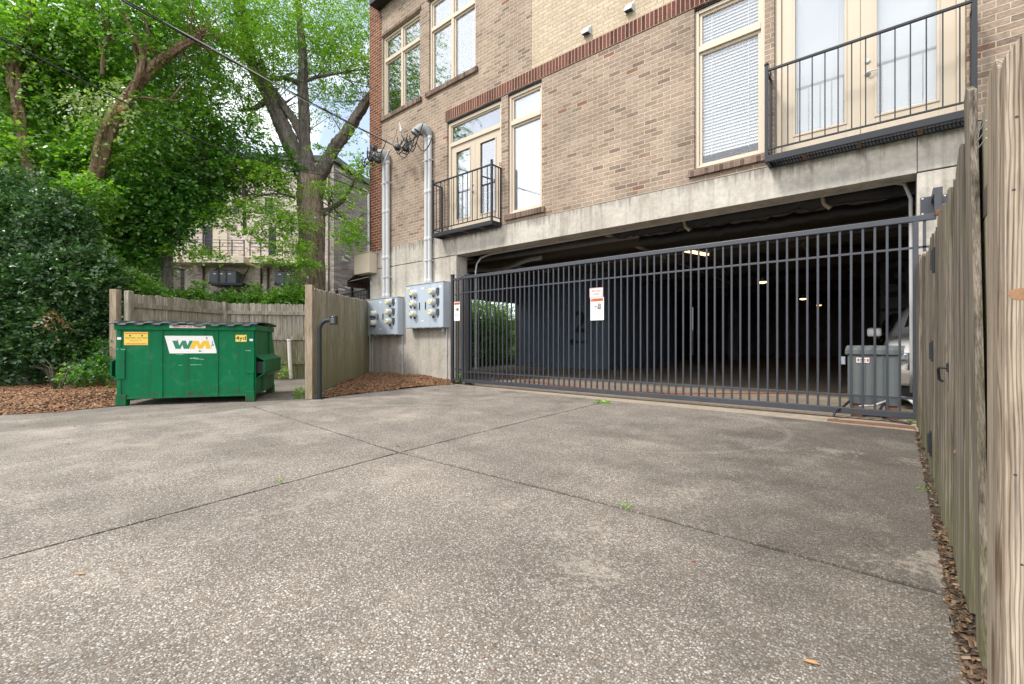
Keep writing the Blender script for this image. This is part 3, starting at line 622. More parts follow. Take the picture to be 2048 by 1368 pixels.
# balconies
def balcony(x0, x1, n, y0=7.03, zb=3.42, zt=4.69, label=None):
    b = MB(); yw = YF-.003
    for za in (zb,): b.box(x0, x1, y0, y0+.045, za, za+.085); b.box(x0, x0+.045, y0+.045, yw, za, za+.085); b.box(x1-.045, x1, y0+.045, yw, za, za+.085)
    b.box(x0+.045, x1-.045, yw-.04, yw, zb+.002, zb+.08)
    p = b.build('balcony', M['iron'], B, bev=.004)
    if label: p['label'] = label
    # grating deck
    g = MB(); k = int((x1-x0)/.035)
    for i in range(k): xx = x0+.05+(x1-x0-.1)*i/(k-1); g.box(xx-.003, xx+.003, y0+.045, yw-.04, zb+.03, zb+.058)
    for j in range(5): yy = y0+.07+j*.05; g.box(x0+.045, x1-.045, yy-.003, yy+.003, zb+.058, zb+.066)
    g.build('deck_grating', M['iron'], p)
    for i in range(3):
        xx = x0 + (x1-x0)*(.22+.28*i); MB().box(xx-.02, xx+.02, y0+.046, yw-.041, zb+.002, zb+.028).build('deck_support', M['rust'], p)
    r = MB(); r.box(x0, x1, y0+.004, y0+.036, zt-.03, zt); r.box(x0+.005, x0+.035, y0+.036, yw, zt-.028, zt-.003); r.box(x1-.035, x1-.005, y0+.036, yw, zt-.028, zt-.003)
    r.build('handrail', M['iron'], p, bev=.003)
    r = MB(); r.box(x0+.04, x1-.04, y0+.008, y0+.032, zb+.16, zb+.178); r.box(x0+.01, x0+.03, y0+.036, yw, zb+.16, zb+.178); r.box(x1-.03, x1-.01, y0+.036, yw, zb+.16, zb+.178)
    r.build('lower_rail', M['iron'], p)
    for xx in (x0+.001, x1-.041):
        q = MB(); q.box(xx, xx+.04, y0+.001, y0+.041, zb+.086, zt+.05)
        q.lathe((xx+.02, y0+.021, zt+.05), (0,0,1), [(0,.02),(.01,.03),(.03,.028),(.05,.008)], 10); q.build('post', M['iron'], p)
        q = MB(); q.box(xx+.008, xx+.032, yw-.03, yw-.002, zb+.086, zt-.03); q.build('post', M['iron'], p)
        q = MB()      # little scroll where the rail meets the wall
        q.tube([(xx+.02, yw-.02 - .05*math.sin(t)*(1-t/9), zt+.03+.05*(1-math.cos(t))*(1-t/9)) for t in [i*.5 for i in range(12)]], .006, 6); q.build('scroll', M['iron'], p)
    bm_ = MB(); bm_.box(-.0065, .0065, -.0065, .0065, zb+.178, zt-.03)
    first = None
    spots = [(x0+(x1-x0)*(i+1)/(n+1), y0+.02) for i in range(n)] + [(xx, y0+.02+(yw-y0)*t) for xx in (x0+.02, x1-.02) for t in (.33, .66)]
    o0 = ORG[p.name]
    for (xx, yy) in spots:
        if first is None: first = bm_.build('baluster', M['iron'], p, local=True); q = first
        else: q = cp(first)
        q.location = (xx-o0[0], yy-o0[1], -o0[2])
balcony(-8.38, -6.45, 12); balcony(-1.37, .69, 14)
# upper steel balcony edge at the left
b = MB(); b.box(-11.02, -9.1, YF-.30, YF-.02, 10.17, 10.36); b.build('upper_balcony', M['iron'], B, bev=.005)
# dryer vents
for (px, py) in ((1260, 17), (1175, 63)):
    c = atY(px, py, YF); b = MB()
    b.box(c.x-.085, c.x+.085, YF-.012, YF, c.z-.085, c.z+.085)
    b.prism([(c.x-.07, YF-.012, c.z+.075), (c.x-.07, YF-.012, c.z-.07), (c.x-.07, YF-.10, c.z-.07), (c.x-.07, YF-.085, c.z-.01)], (.14, 0, 0))
    b.build('dryer_vent', M['galv'], B, bev=.004)
    MB().box(c.x-.06, c.x+.06, YF-.092, YF-.014, c.z-.078, c.z-.072).build('vent_flap', M['black'], B)
# ---- garage interior
GC = 3.62
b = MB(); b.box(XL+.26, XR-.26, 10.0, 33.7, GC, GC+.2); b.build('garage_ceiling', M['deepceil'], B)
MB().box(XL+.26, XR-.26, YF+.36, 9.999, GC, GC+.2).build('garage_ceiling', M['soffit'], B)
b = MB()
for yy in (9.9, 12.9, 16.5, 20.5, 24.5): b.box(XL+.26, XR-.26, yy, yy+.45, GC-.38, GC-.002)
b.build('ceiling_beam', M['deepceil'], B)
# left side wall with an opening onto a hedge
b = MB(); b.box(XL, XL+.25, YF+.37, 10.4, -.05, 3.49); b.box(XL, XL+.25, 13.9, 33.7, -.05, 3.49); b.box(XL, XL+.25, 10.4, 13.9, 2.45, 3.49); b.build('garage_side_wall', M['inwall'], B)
b = MB(); b.box(XL+.251, -7.45, 13.9, 14.15, .005, GC-.003); b.box(-7.7, -7.45, 14.15, 20, .005, GC-.003); b.build('riser_room_wall', M['bluewall'], B)
b = MB(); b.box(-.36, 4.5, 19.0, 19.3, .005, GC-.003); b.build('bay_wall', M['inwall'], B)
b = MB(); b.box(3.0, 3.3, 7.75, 19.0, .005, GC-.004); b.build('bay_wall', M['inwall'], B)
for (x, y) in ((-6.5, 26),):
    MB().box(x-.25, x+.25, y-.25, y+.25, .005, GC-.39).build('column', M['inwall'], B, bev=.015)
# painted numbers with arrows
wp = atY(1160, 608, 13.9)
text('2', 1.05, M['blackink'], B, Matrix.Translation(-Vector(B.location)) @ frameM((wp.x, 13.895, 1.62), (1,0,0), (0,0,1)), 'painted_number', .002, 1, .02)
def arrow(x, y, z, w_, dr):
    b = MB(); p = [(-.5,.0), (-.2,.18), (-.2,.06), (.5,.06), (.5,-.06), (-.2,-.06), (-.2,-.18)]
    b.prism([(x + dr*a*w_, y, z + c*w_) for a, c in p], (0, -.004, 0)); b.build('painted_arrow', M['blackink'], B)
arrow(wp.x-.1, 13.897, .95, .8, 1)
fp = atY(1791, 568, 19.0)
text('5', 1.30, M['blackink'], B, Matrix.Translation(-Vector(B.location)) @ frameM((fp.x, 18.995, fp.z), (1,0,0), (0,0,1)), 'painted_number', .002, .95, .03)
arrow(fp.x+.12, 18.998, fp.z-.82, .95, -1)
# pipes under the ceiling
def pipe(path, r, mat=M['conduit'], seg=8): return MB().tube(path, r, seg).build('ceiling_pipe', mat, B)
pipe([(-7.70, 7.82, .3), (-7.70, 7.82, 2.65), (-7.66, 7.82, 2.82), (-7.52, 7.82, 2.95), (-7.2, 7.82, 3.0), (0.0, 7.82, 3.04), (.10, 7.82, 3.0), (.16, 7.82, 2.8), (.17, 7.82, .3)], .022)
pipe([(-7.4, 7.95, 3.12), (.1, 7.95, 3.14)], .016)
for i, (yy, zz, r) in enumerate(((8.6, 3.30, .05), (8.9, 3.34, .035), (9.15, 3.22, .06), (11.2, 3.25, .05), (12.1, 3.3, .04))): pipe([(XL+.3, yy, zz), (2.9, yy+.1, zz+.02)], r, M['conduit'] if i % 2 else M['inwall'])
pipe([(-9.8, 8.0, 3.38), (-9.0, 13.8, 3.38)], .04); pipe([(-5.0, 7.9, 3.40), (-5.2, 20, 3.40)], .05)
for xx in (-9.4, -7.2, -4.9, -2.6, -.8): MB().tube([(xx, 8.75, 3.28), (xx, 8.75, GC)], .006, 6).build('pipe_hanger', M['iron'], B)
b = MB()        # ribbed flexible duct
pts = [(-10.5+i*.04, 9.6+.25*math.sin(i*.045), 3.08+.04*math.sin(i*.1)) for i in range(90)]
b.tube(pts, [.05+.012*(i % 2) for i in range(90)], 8); b.build('flexible_duct', M['conduit'], B)
# black wrapped duct / sagging insulation
random.seed(8)
def lumpy(path, r, name, mat, n=60):
    P = [Vector(p) for p in path]; out_ = []; rs = []
    for i in range(n):
        t = i/(n-1)*(len(P)-1); k = min(int(t), len(P)-2); q = P[k].lerp(P[k+1], t-k)
        out_.append(q + Vector((0, random.uniform(-.02, .02), random.uniform(-.03, .03)))); rs.append(r*random.uniform(.75, 1.2))
    return MB().tube(out_, rs, 9).build(name, mat, B)
lumpy([(-4.3, 8.35, 3.14), (-2.0, 8.3, 3.10), (2.6, 8.35, 3.12)], .12, 'wrapped_duct', M['black'])
lumpy([(-4.0, 8.9, 3.02), (-1.5, 8.9, 3.0), (2.6, 8.95, 3.04)], .09, 'wrapped_duct', M['black'])
for xx in (-.85, -2.9): MB().tube([(xx, 8.2, GC-.01), (xx, 8.2, 3.2), (xx+.05, 8.2, 3.0), (xx+.12, 8.2, 2.93)], .03, 8).build('pipe_hanger', M['cream'], B)
for i in range(8):
    x = -6 + i*1.1; pipe([(x, 10+random.random()*5, 3.2), (x+random.uniform(-1, 1), 12+random.random()*6, 3.15)], random.uniform(.02, .05), M['iron'] if i % 2 else M['inwall'])
# garage light fixtures
def strip_light(c, l, rz, label, es=2.5):
    t = thing('garage_light', c, label, 'light fixture', 'lit fixtures on the garage ceiling', rz)
    MB().box(-l/2, l/2, -.07, .07, .03, .08).build('housing', M['white'], t, bev=.004, local=True)
    MB().box(-l/2+.02, l/2-.02, -.05, .05, -.01, .03).build('tube_cover', simple('lit_diffuser', (1, .8, .45), .5, emit=(1, .66, .28), es=es), t, bev=.01, local=True)
p = atY(995, 541, 13.0); strip_light((p.x, 13.0, p.z), 1.5, 0, 'long glowing strip light on the garage ceiling, seen above the left end of the gate')
p = atY(1390, 506, 10.6); strip_light((p.x, 10.6, p.z), 1.0, R(75), 'short glowing strip light on the garage ceiling above the middle of the gate')
for i, (px, py, Y, l, lb) in enumerate(((1525, 562, 17, .34, 'brightest small round garage lamp right of the middle of the gate'), (1606, 596, 24, .34, 'orange glowing small garage lamp deepest on the right'), (1246, 578, 21, .36, 'small glowing garage lamp just right of the warning sign'), (1638, 609, 31, .3, 'tiny pale lamp at the back of the garage'))):
    q = atY(px, py, Y); t = thing('garage_lamp', q, lb, 'lamp', 'lit fixtures on the garage ceiling')
    MB().lathe(q, (0,0,-1), [(-.12,.03),(-.04,.05),(0,.14),(.03,.15)], 14).build('lamp_shade', M['white'], t)
    MB().lathe(q+Vector((0,0,-.03)), (0,0,-1), [(0,.13),(.03,.12),(.05,.06)], 14).build('bulb', simple('lit_bulb', (1, .75, .4), .5, emit=(1, .60, .22), es=3.5 if i < 2 else 2), t)
    MB().tube([(q.x, q.y, q.z+.11), (q.x, q.y, GC)], .008, 6).build('rod', M['iron'], t)
# orange hose on the floor
b = MB(); b.tube([atY(955, 725, 9.0)*1.0 if False else Vector((-9.2, 9.6, .02)), (-8.0, 9.2, .02), (-6.0, 8.3, .02), (-4.4, 8.0, .02), (-3.0, 8.25, .02), (-1.8, 9.3, .02), (-.6, 10.6, .02)], .011, 6)
tag(b.build('extension_cord', simple('cord_orange', (.45, .12, .05), .6)), 'orange cord lying across the garage floor behind the gate', 'cord')
# ================================================================ GATE
YG = 6.99
T = thing('sliding_gate', (-3.7, YG, 0), 'long charcoal steel picket sliding gate across the garage opening', 'gate')
x0, x1 = -7.30, .21; zb, zt = .065, 2.395
MB().box(x0, .36, YG-.03, YG+.03, zt-.065, zt).build('top_rail', M['gate'], T, bev=.005)
MB().box(x0, x1, YG-.03, YG+.03, zb, zb+.075).build('bottom_rail', M['gate'], T, bev=.005)
MB().box(x0+.05, .36, YG-.012, YG+.012, 2.02, 2.045).build('upper_rail', M['gate'], T, bev=.002)
MB().box(x0+.05, x1-.04, YG-.012, YG+.012, .285, .31).build('lower_rail', M['gate'], T, bev=.002)
for xx in (x0, x1-.05): MB().box(xx, xx+.05, YG-.028, YG+.028, zb+.076, zt-.066).build('frame_post', M['gate'], T, bev=.004)
MB().box(.245, .275, YG-.012, YG+.012, 1.98, zt-.066).build('tail_picket', M['gate'], T)
pk = MB().box(-.0125, .0125, -.0125, .0125, zb+.07, zt-.06).build('picket', M['gate'], T, local=True, bev=.003)
n = 64
for i in range(n):
    q = pk if i == 0 else cp(pk)
    q.location = (x0+.05 + (x1-x0-.10)*(i+1)/(n+1) + 3.7, 0, 0)
T2 = thing('gate_side_panel', (-7.5, YG, 0), 'narrow fixed steel picket panel left of the sliding gate beside the meter cabinets', 'fence panel')
for xx, h in ((-7.64, 2.44), ): 
    MB().box(xx, xx+.065, YG-.033, YG+.033, 0, h).build('post', M['gate'], T2, bev=.004)
    MB().box(xx-.008, xx+.073, YG-.041, YG+.041, h, h+.025).build('post_cap', M['gate'], T2, bev=.006)
MB().box(-7.575, -7.34, YG-.02, YG+.02, 2.33, 2.37).build('rail', M['gate'], T2); MB().box(-7.575, -7.34, YG-.012, YG+.012, 1.99, 2.015).build('rail', M['gate'], T2)
MB().box(-7.575, -7.34, YG-.012, YG+.012, .33, .355).build('rail', M['gate'], T2); MB().box(-7.575, -7.34, YG-.02, YG+.02, .09, .13).build('rail', M['gate'], T2)
pk2 = MB().box(-.011, .011, -.011, .011, .13, 2.33).build('picket', M['gate'], T2, local=True)
for i in range(2):
    q = pk2 if i == 0 else cp(pk2); q.location = (-7.50+i*.075+7.5, 0, 0)
T3 = thing('gate_guide_post', (-7.2, 7.10, 0), 'thick charcoal steel guide post behind the left end of the sliding gate', 'gate post')
MB().box(-7.27, -7.17, 7.055, 7.155, 0, 2.42).build('post', M['gate'], T3, bev=.006)
MB().box(-7.29, -7.15, 7.035, 7.175, 2.42, 2.45).build('post_cap', M['gate'], T3, bev=.008)
MB().box(-7.33, -7.12, 7.0+.03, 7.2, .0, .03).build('base_plate', M['rust'], T3)
T4 = thing('gate_roller_bracket', (.35, 7.3, 2.5), 'steel roller bracket bolted to the concrete column above the right end of the gate', 'bracket')
MB().box(.235, .47, YF-.016, YF-.002, 2.46, 2.68).build('wall_plate', M['gate'], T4, bev=.003)
b = MB(); b.box(.33, .41, YG-.04, YF-.017, 2.60, 2.68); b.box(.34, .40, YG-.045, YG+.045, 2.41, 2.60); b.prism([(.365, YF-.017, 2.50), (.365, YF-.017, 2.60), (.365, YG+.1, 2.60)], (.015, 0, 0)); b.build('arm', M['gate'], T4, bev=.004)
MB().lathe((.37, YG-.055, 2.42), (0,0,-1), [(0,.028),(.05,.028),(.06,.02)]).build('roller', M['rust'], T4)
for x in (.255, .45):
    for z in (2.48, 2.66): MB().lathe((x, YF-.016, z), (0,-1,0), [(0,.012),(.01,.011)], 6).build('bolt', M['galv'], T4)
# ---- signs on the gate
def sign_mats(): pass
def warning_sign(x0, x1, z0, z1, y, name, label, group):
    t = thing(name, ((x0+x1)/2, y, z0), label, 'sign', group)
    w_, h_ = x1-x0, z1-z0; o0 = Vector(t.location)
    MB().box(x0, x1, y-.003, y, z0, z1).build('sign_plate', M['signwhite'], t, bev=.001)
    MB().box(x0+.012, x1-.012, y-.0045, y-.003, z1-.068, z1-.012).build('header', M['orange'], t)
    def F(x, z): return frameM((x - o0.x, -.0052, z - o0.z), (1,0,0), (0,0,1))
    text('WARNING', .046, M['blackink'], t, F((x0+x1)/2+.015, z1-.040), depth=.0004, sx=.85, bold=.0008)
    b = MB()   # alert triangle
    q = x0+.028; b.prism([(q-.013, y-.0046, z1-.055), (q+.013, y-.0046, z1-.055), (q, y-.0046, z1-.028)], (0, -.001, 0)); b.build('alert_symbol', M['blackink'], t)
    # pictogram: sliding gate, arrow and a person caught at the post
    b = MB(); cx, cz = (x0+x1)/2, z0+h_*.60; s = min(w_, .26)
    Y = y-.0032
    def ln(a, c, r=.0022):
        a = Vector((cx+a[0]*s, Y, cz+a[1]*s)); c = Vector((cx+c[0]*s, Y, cz+c[1]*s)); d = (c-a).normalized(); nn = Vector((-d.z, 0, d.x))*r
        b.prism([a+nn, a-nn, c-nn, c+nn], (0, -.0015, 0))
    ln((-.24,.24), (-.24,-.24)); ln((-.24,.24), (.04,.17)); ln((-.24,-.24), (.04,-.17)); ln((-.12,.21), (-.12,-.21)); ln((0,.18), (0,-.18)); ln((.06,.16), (.06,-.15))
    ln((-.20,0), (-.02,0), .006); b.prism([(cx-.05*s, Y, cz+.05*s), (cx-.05*s, Y, cz-.05*s), (cx+.02*s, Y, cz)], (0, -.0016, 0))
    ln((.10,.14), (.14,.02), .006); ln((.14,.06), (.12,-.14), .007); ln((.14,-.04), (.20,-.20), .005); ln((.10,-.05), (.05,-.18), .005); ln((.15,.20), (.16,.02), .006)
    b.prism([(cx+(.13+.035*math.cos(a))*s, Y, cz+(.20+.035*math.sin(a))*s) for a in [i*math.pi/5 for i in range(10)]], (0, -.0015, 0))
    ln((.24,.20), (.24,-.20), .009)
    b.build('pictogram', M['blackink'], t)
    lines = ['Moving Gate can cause', 'Serious Injury or Death', 'KEEP CLEAR! Gate may move at any time', 'Do not allow children to operate gate', 'or play in gate area', 'This gate is for vehicles only']
    for i, s_ in enumerate(lines):
        text(s_, .020 if i < 2 else .0125, M['blackink'] if i < 2 else M['greyink'], t, F(cx, z0+h_*.335 - i*.0205), depth=.0003, sx=.9*w_/.26)
    return t
warning_sign(-4.055, -3.795, 1.325, 1.715, YG-.031, 'warning_sign', 'white and orange moving gate warning sign hung on the middle of the gate', 'moving gate warning signs')
warning_sign(-7.53, -7.35, 1.42, 1.84, YG-.022, 'warning_sign', 'narrow white and orange warning sign on the side panel beside the meter cabinets', 'moving gate warning signs')
t = thing('fire_riser_sign', (-3.935, YG-.032, 1.71), 'small FIRE RISER INSIDE sign with red striped border above the middle warning sign', 'sign')
x0_, x1_, z0_, z1_ = -4.07, -3.81, 1.717, 1.885; y_ = YG-.032
MB().box(x0_, x1_, y_-.003, y_, z0_, z1_).build('sign_plate', M['signwhite'], t)
b = MB(); st = .020
def stripe(u0, edge):
    a = .012
    if edge in 'tb':
        z = z1_-st if edge == 't' else z0_; b.prism([(u0, y_-.003, z), (u0+a, y_-.003, z), (min(u0+a+.011, x1_), y_-.003, z+st), (min(u0+.011, x1_), y_-.003, z+st)], (0, -.001, 0))
    else:
        x = x0_ if edge == 'l' else x1_-st; b.prism([(x, y_-.003, u0), (x+st, y_-.003, u0+.011), (x+st, y_-.003, u0+.022), (x, y_-.003, u0+.011)], (0, -.0012, 0))
k = x0_
while k < x1_-.014: stripe(k, 't'); stripe(k, 'b'); k += .024
k = z0_+.02
while k < z1_-.03: stripe(k, 'l'); stripe(k, 'r'); k += .024
b.build('striped_border', M['redink'], t)
for s_, z in (('FIRE RISER', 1.828), ('INSIDE', 1.772)):
    text(s_, .052, M['redink'], t, frameM((-3.94 - t.location.x, -.0042, z - t.location.z), (1,0,0), (0,0,1)), depth=.0004, sx=.78, bold=.001)

# ================================================================ METER CABINETS
def meter_bank(x0, x1, z0, z1, y, meters, label, grp='electric meter cabinets on the concrete wall', name='meter_cabinet'):
    t = thing(name, ((x0+x1)/2, YF, z0), label, 'meter cabinet', grp)
    MB().box(x0, x1, y, YF-.001, z0, z1).build('cabinet', M['meterbox'], t, bev=.006)
    MB().box(x0-.012, x1+.012, y-.02, YF-.002, z1+.001, z1+.014).build('drip_cover', M['galv'], t)
    W_ = x1-x0; cols = sorted({m[0] for m in meters})
    p = MB()
    seams = []
    for c in cols: seams += [c-.13, c+.13]
    edges = sorted([x0+.006, x1-.006] + seams)
    for a, c in zip(edges, edges[1:]):
        if c-a > .05: p.box(a+.003, c-.003, y-.006, y+.001, z0+.012, z1-.008)
    p.build('door_panel', M['meterbox'], t, bev=.002)
    p = MB()
    for i in range(5): xx = x0+.1+i*(W_-.2)/4; p.box(xx-.012, xx+.012, y-.010, y+.01, z0-.014, z0+.004)
    p.build('latch_clip', M['galv'], t)
    for (mx_, mz, side) in meters:
        m = MB(); m.lathe((mx_, y-.006, mz), (0,-1,0), [(0,.088),(.02,.09),(.03,.082),(.034,.078)], 22); r = m.build('meter', M['galv'], t)
        g_ = MB(); g_.lathe((mx_, y-.040, mz), (0,-1,0), [(0,.076),(.07,.073),(.095,.066),(.10,.05)], 22); g_.build('meter_glass', M['meterglass'], r)
        d_ = MB(); d_.lathe((mx_, y-.141, mz), (0,-1,0), [(0,.050),(.004,.048)], 22); d_.build('meter_face', M['meterface'], r)
        k_ = MB(); k_.box(mx_-.022, mx_+.022, y-.1465, y-.145, mz+.012, mz+.026); k_.box(mx_-.004, mx_+.022, y-.1465, y-.145, mz-.02, mz-.008); k_.build('meter_dial', M['blackink'], r)
        k_ = MB(); k_.box(mx_-.035, mx_+.035, y-.03, y-.006, mz-.125, mz-.088); k_.build('seal_tab', M['darkgrey'], r, bev=.004)
        s_ = MB(); xc = mx_ + side*.155; s_.prism([(xc-.045, y-.007, mz+.085), (xc+.045, y-.007, mz+.085), (xc+.045, y-.007, mz-.04), (xc+.02, y-.007, mz-.07), (xc+.02, y-.007, mz-.10), (xc-.02, y-.007, mz-.10), (xc-.02, y-.007, mz-.07), (xc-.045, y-.007, mz-.04)], (0, -.022, 0)); s_.build('breaker_cover', M['darkgrey'], t, bev=.004)
    for c in cols:
        pass
    for (fx, fz, lw_, lh_, mt) in ((.47, .90, .05, .035, 'signwhite'), (.08, .93, .045, .03, 'yellow'), (.93, .90, .035, .05, 'signwhite'), (.47, .16, .04, .03, 'signwhite')):
        xx = x0+W_*fx; zz = z0+(z1-z0)*fz; MB().box(xx-lw_, xx+lw_, y-.0085, y-.0065, zz-lh_/2, zz+lh_/2).build('cabinet_label', M[mt], t)
    for xx in (x0+W_*.40, x0+W_*.56):
        h = MB(); h.box(xx-.006, xx+.006, y-.03, y-.006, z0+(z1-z0)*.44, z0+(z1-z0)*.58); h.box(xx-.015, xx+.006, y-.03, y-.006, z0+(z1-z0)*.42, z0+(z1-z0)*.44); h.build('handle', M['black'], t, bev=.002)
    return t
M['meterglass'] = simple('meter_cover', (.62, .62, .56), .15, var=.1, spec=.6, bump=0)
M['meterface'] = simple('meter_face', (.78, .76, .38), .3, var=.1, bump=0)
def FX(px, Y): return atY(px, 600, Y).x
def FZ(px, py, Y): return atY(px, py, Y).z
ym = 7.15; yf = ym-.08
m1 = [(FX(745, yf), FZ(745, 627, yf), -1), (FX(745, yf), FZ(745, 645.4, yf), -1)] + [(FX(775.5, yf), FZ(775.5, v, yf), 1) for v in (604, 623.4, 642.4)]
m2 = [(FX(825, yf), FZ(825, v, yf), -1) for v in (586.6, 607, 627.5)] + [(FX(862.5, yf), FZ(862.5, v, yf), 1) for v in (583, 604, 625)]
meter_bank(-11.30, -9.87, 1.145, 2.12, ym, m1, 'lower blue grey meter cabinet with five round meters at the left wall corner')
meter_bank(-9.53, -8.10, 1.295, 2.37, ym, m2, 'higher blue grey meter cabinet with six round meters beside the gate')
# conduits and weatherheads
def conduit_pair(xc, dx, r, z0, zt, label, yc=7.27):
    t = thing('service_conduit', (xc, YF, z0), label, 'conduit', 'pairs of painted service conduits')
    for s in (-1, 1):
        hh = zt + (.0 if s < 0 else .02)
        b = MB(); b.tube([(xc+s*dx, yc, z0), (xc+s*dx, yc, hh)], r, 16)
        for zz in (z0+.02, z0+1.05, zt-1.35, zt-.04): b.lathe((xc+s*dx, yc, zz), (0,0,1), [(0,r+.001),(.008,r+.009),(.09,r+.009),(.10,r+.001)], 16)
        b.build('conduit', M['conduit'], t)
        w_ = MB()      # hood: a half dome with its mouth looking down and out
        path = []; rr = []
        for i in range(11):
            a = math.pi*.78*i/10; path.append((xc+s*dx - .17*(1-math.cos(a))*.75, yc - .10*(1-math.cos(a)), hh + .25*math.sin(a)*.9)); rr.append(r*(1.05+1.25*math.sin(min(a, math.pi/2)*.95)))
        w_.tube(path, rr, 18); hd = w_.build('weatherhead', M['headmetal'], t)
        e = Vector(path[-1]); dirn = (e-Vector(path[-2])).normalized()
        MB().lathe(e, dirn, [(.001, rr[-1]*.92), (.02, rr[-1]*.88)], 16).build('mouth_shade_disc', M['black'], hd)  # black disc standing in for the shaded inside of the hood
    for zz in (z0+.55, zt-.55): MB().box(xc-dx-r-.02, xc+dx+r+.02, yc-r-.006, YF-.002, zz, zz+.03).build('strap', M['galv'], t, bev=.002)
    return t
conduit_pair(FX(772, 7.27), .076, .056, 2.136, 5.78, 'left pair of pale grey conduits rising from the five meter cabinet')
conduit_pair(FX(856, 7.27), .066, .050, 2.386, 5.95, 'right pair of pale grey conduits rising from the six meter cabinet')
# drop conduits below the cabinets
for (px, zt_, lb) in ((744, 1.13, 'thin conduit below the left edge of the five meter cabinet'), (804, 1.13, 'thin conduit below the right edge of the five meter cabinet'), (893, 1.28, 'thin bent conduit below the six meter cabinet')):
    x = FX(px, 7.32); b = MB(); b.tube([(x, 7.325, zt_), (x, 7.325, .5), (x+.003, 7.325, .12), (x-.03, 7.30, .05)], .013, 8)
    b.lathe((x, 7.325, .62), (0,0,1), [(0,.014),(.005,.02),(.05,.02),(.055,.014)], 8)
    if px == 893: b.lathe((x-.10, 7.30, 1.18), (0,0,1), [(0,.03),(.01,.04),(.10,.04),(.11,.03)], 12)
    tag(b.build('ground_conduit', M['conduit']), lb, 'conduit', 'thin conduits below the meter cabinets')
# tan utility box and its pipe at the corner
t = thing('utility_box', (-11.6, 7.42, 2.85), 'tan utility box fixed high at the left corner of the building', 'utility box')
MB().box(-11.83, -11.07, 7.08, 7.335, 2.87, 3.43).build('box_body', M['cream'], t, bev=.008)
MB().box(-11.85, -11.05, 7.06, 7.336, 3.431, 3.45).build('box_lid', M['cream'], t, bev=.004)
MB().tube([(-11.38, 7.30, 2.87), (-11.40, 7.30, 2.80), (-11.36, 7.30, 2.70)], .022, 8).build('cable_elbow', M['darkgrey'], t)
b = MB(); b.tube([(-11.42, 7.29, 3.455), (-11.42, 7.29, 5.1)], .032, 10); b.lathe((-11.42, 7.29, 3.6), (0,0,1), [(0,.033),(.01,.042),(.06,.042),(.07,.033)], 10); b.lathe((-11.42, 7.29, 5.1), (0,0,1), [(0,.03),(.05,.02)], 10)
tag(b.build('corner_conduit', M['conduit']), 'single pale conduit running up the red brick corner above the tan box', 'conduit')
# ---- overhead wires
def sag(a, c, s, n=28):
    a = Vector(a); c = Vector(c); return [a.lerp(c, i/n) + Vector((0,0,-s*4*(i/n)*(1-i/n))) for i in range(n+1)]
e1 = atY(785, 289, 7.0)
w0 = at(235, -15, 5.6); dirw = (w0-e1)
T5 = thing('service_drop', e1, 'thick twisted overhead service wires running to the right weatherhead', 'wire')
far = e1 + dirw*2.6 + Vector((0,0,.6))
for k in range(3):
    off = Vector((.012*math.cos(k*2.1), .012*math.sin(k*2.1), .014*math.sin(k*2.1+1)))
    pp = [p + Vector((.012*math.cos(i*.3+k*2.1), .012*math.sin(i*.3+k*2.1), .014*math.sin(i*.3+k*2.1))) for i, p in enumerate(sag(e1, far, .30, 80))]
    MB().tube(pp, .0080, 6).build('wire', M['rubber'] if k else M['conduit'], T5)
MB().tube([e1, e1+Vector((.18,.0,-.02)), e1+Vector((.35,.25,.02))], .006, 6).build('guy_clamp', M['galv'], T5)
# second, lower telecom wire from the left to the tree/building
p0 = at(0, 75, 7.0); p1 = at(420, 290, 9.4); p2 = at(650, 352, 12.6); p3 = at(737, 385, 13.4)
d0 = (p0-p1)
pts = [p0 + d0*1.5, p0 + d0*.7, p0, p0.lerp(p1, .5)+Vector((0,0,-.02)), p1, p1.lerp(p2, .5)+Vector((0,0,-.07)), p2, p3]
tag(MB().tube(pts, .011, 6).build('phone_wire', M['rubber']), 'single thin lower overhead wire running across the trees to the building corner', 'wire')
rng = random.Random(5)
def loops(c, n, rad, T_, y_out=.25, dn=.5):
    for k in range(n):
        a = Vector(c) + Vector((rng.uniform(-.2,.2), -rng.uniform(.05, y_out), rng.uniform(-.1,.1)))
        e = a + Vector((rng.uniform(-rad, rad), rng.uniform(-.1,.1), rng.uniform(-.1,.2)))
        m = (a+e)/2 + Vector((rng.uniform(-.1,.1), -rng.uniform(0,.15), -rng.uniform(.15, dn)))
        pp = [(a*(1-t)**2 + m*2*t*(1-t)*1.0 + e*t*t) for t in [i/10 for i in range(11)]]
        MB().tube(pp, .013, 6).build('wire_loop', M['rubber'], T_)
T6 = thing('wire_splices', atY(838, 300, 7.1), 'loops of black cable and splice covers hanging at the right weatherhead', 'cable')
loops(atY(832, 285, 7.05), 12, .5, T6, .3, .8)
for (px, py) in ((796, 293), (812, 295)): q = atY(px, py, 6.95); MB().lathe(q+Vector((-.09,0,0)), (1,.1,-.3), [(0,.03),(.03,.075),(.11,.075),(.15,.04)], 12).build('splice_cover', M['black'], T6)
q = atY(803, 265, 7.1); b = MB(); b.lathe(q, (-.3, 0, 1), [(0,.02),(.03,.04),(.08,.04),(.13,.02),(.30,.006)], 8); b.build('insulator', M['galv'], T6)
a = atY(785, 289, 7.0)
for m_ in ((806, 318), (810, 335)):
    c_ = atY(m_[0], m_[1], 6.95); e_ = atY(818, 300, 7.0); MB().tube([(a*(1-t)**2 + c_*2.4*t*(1-t)*.8333 + e_*t*t) for t in [i/12 for i in range(13)]], .010, 6).build('wire_loop', M['rubber'], T6)
MB().tube([atY(795, 255, 7.2), atY(790, 275, 7.1), atY(784, 290, 7.0)], .006, 6).build('guy_wire', M['rubber'], T6)
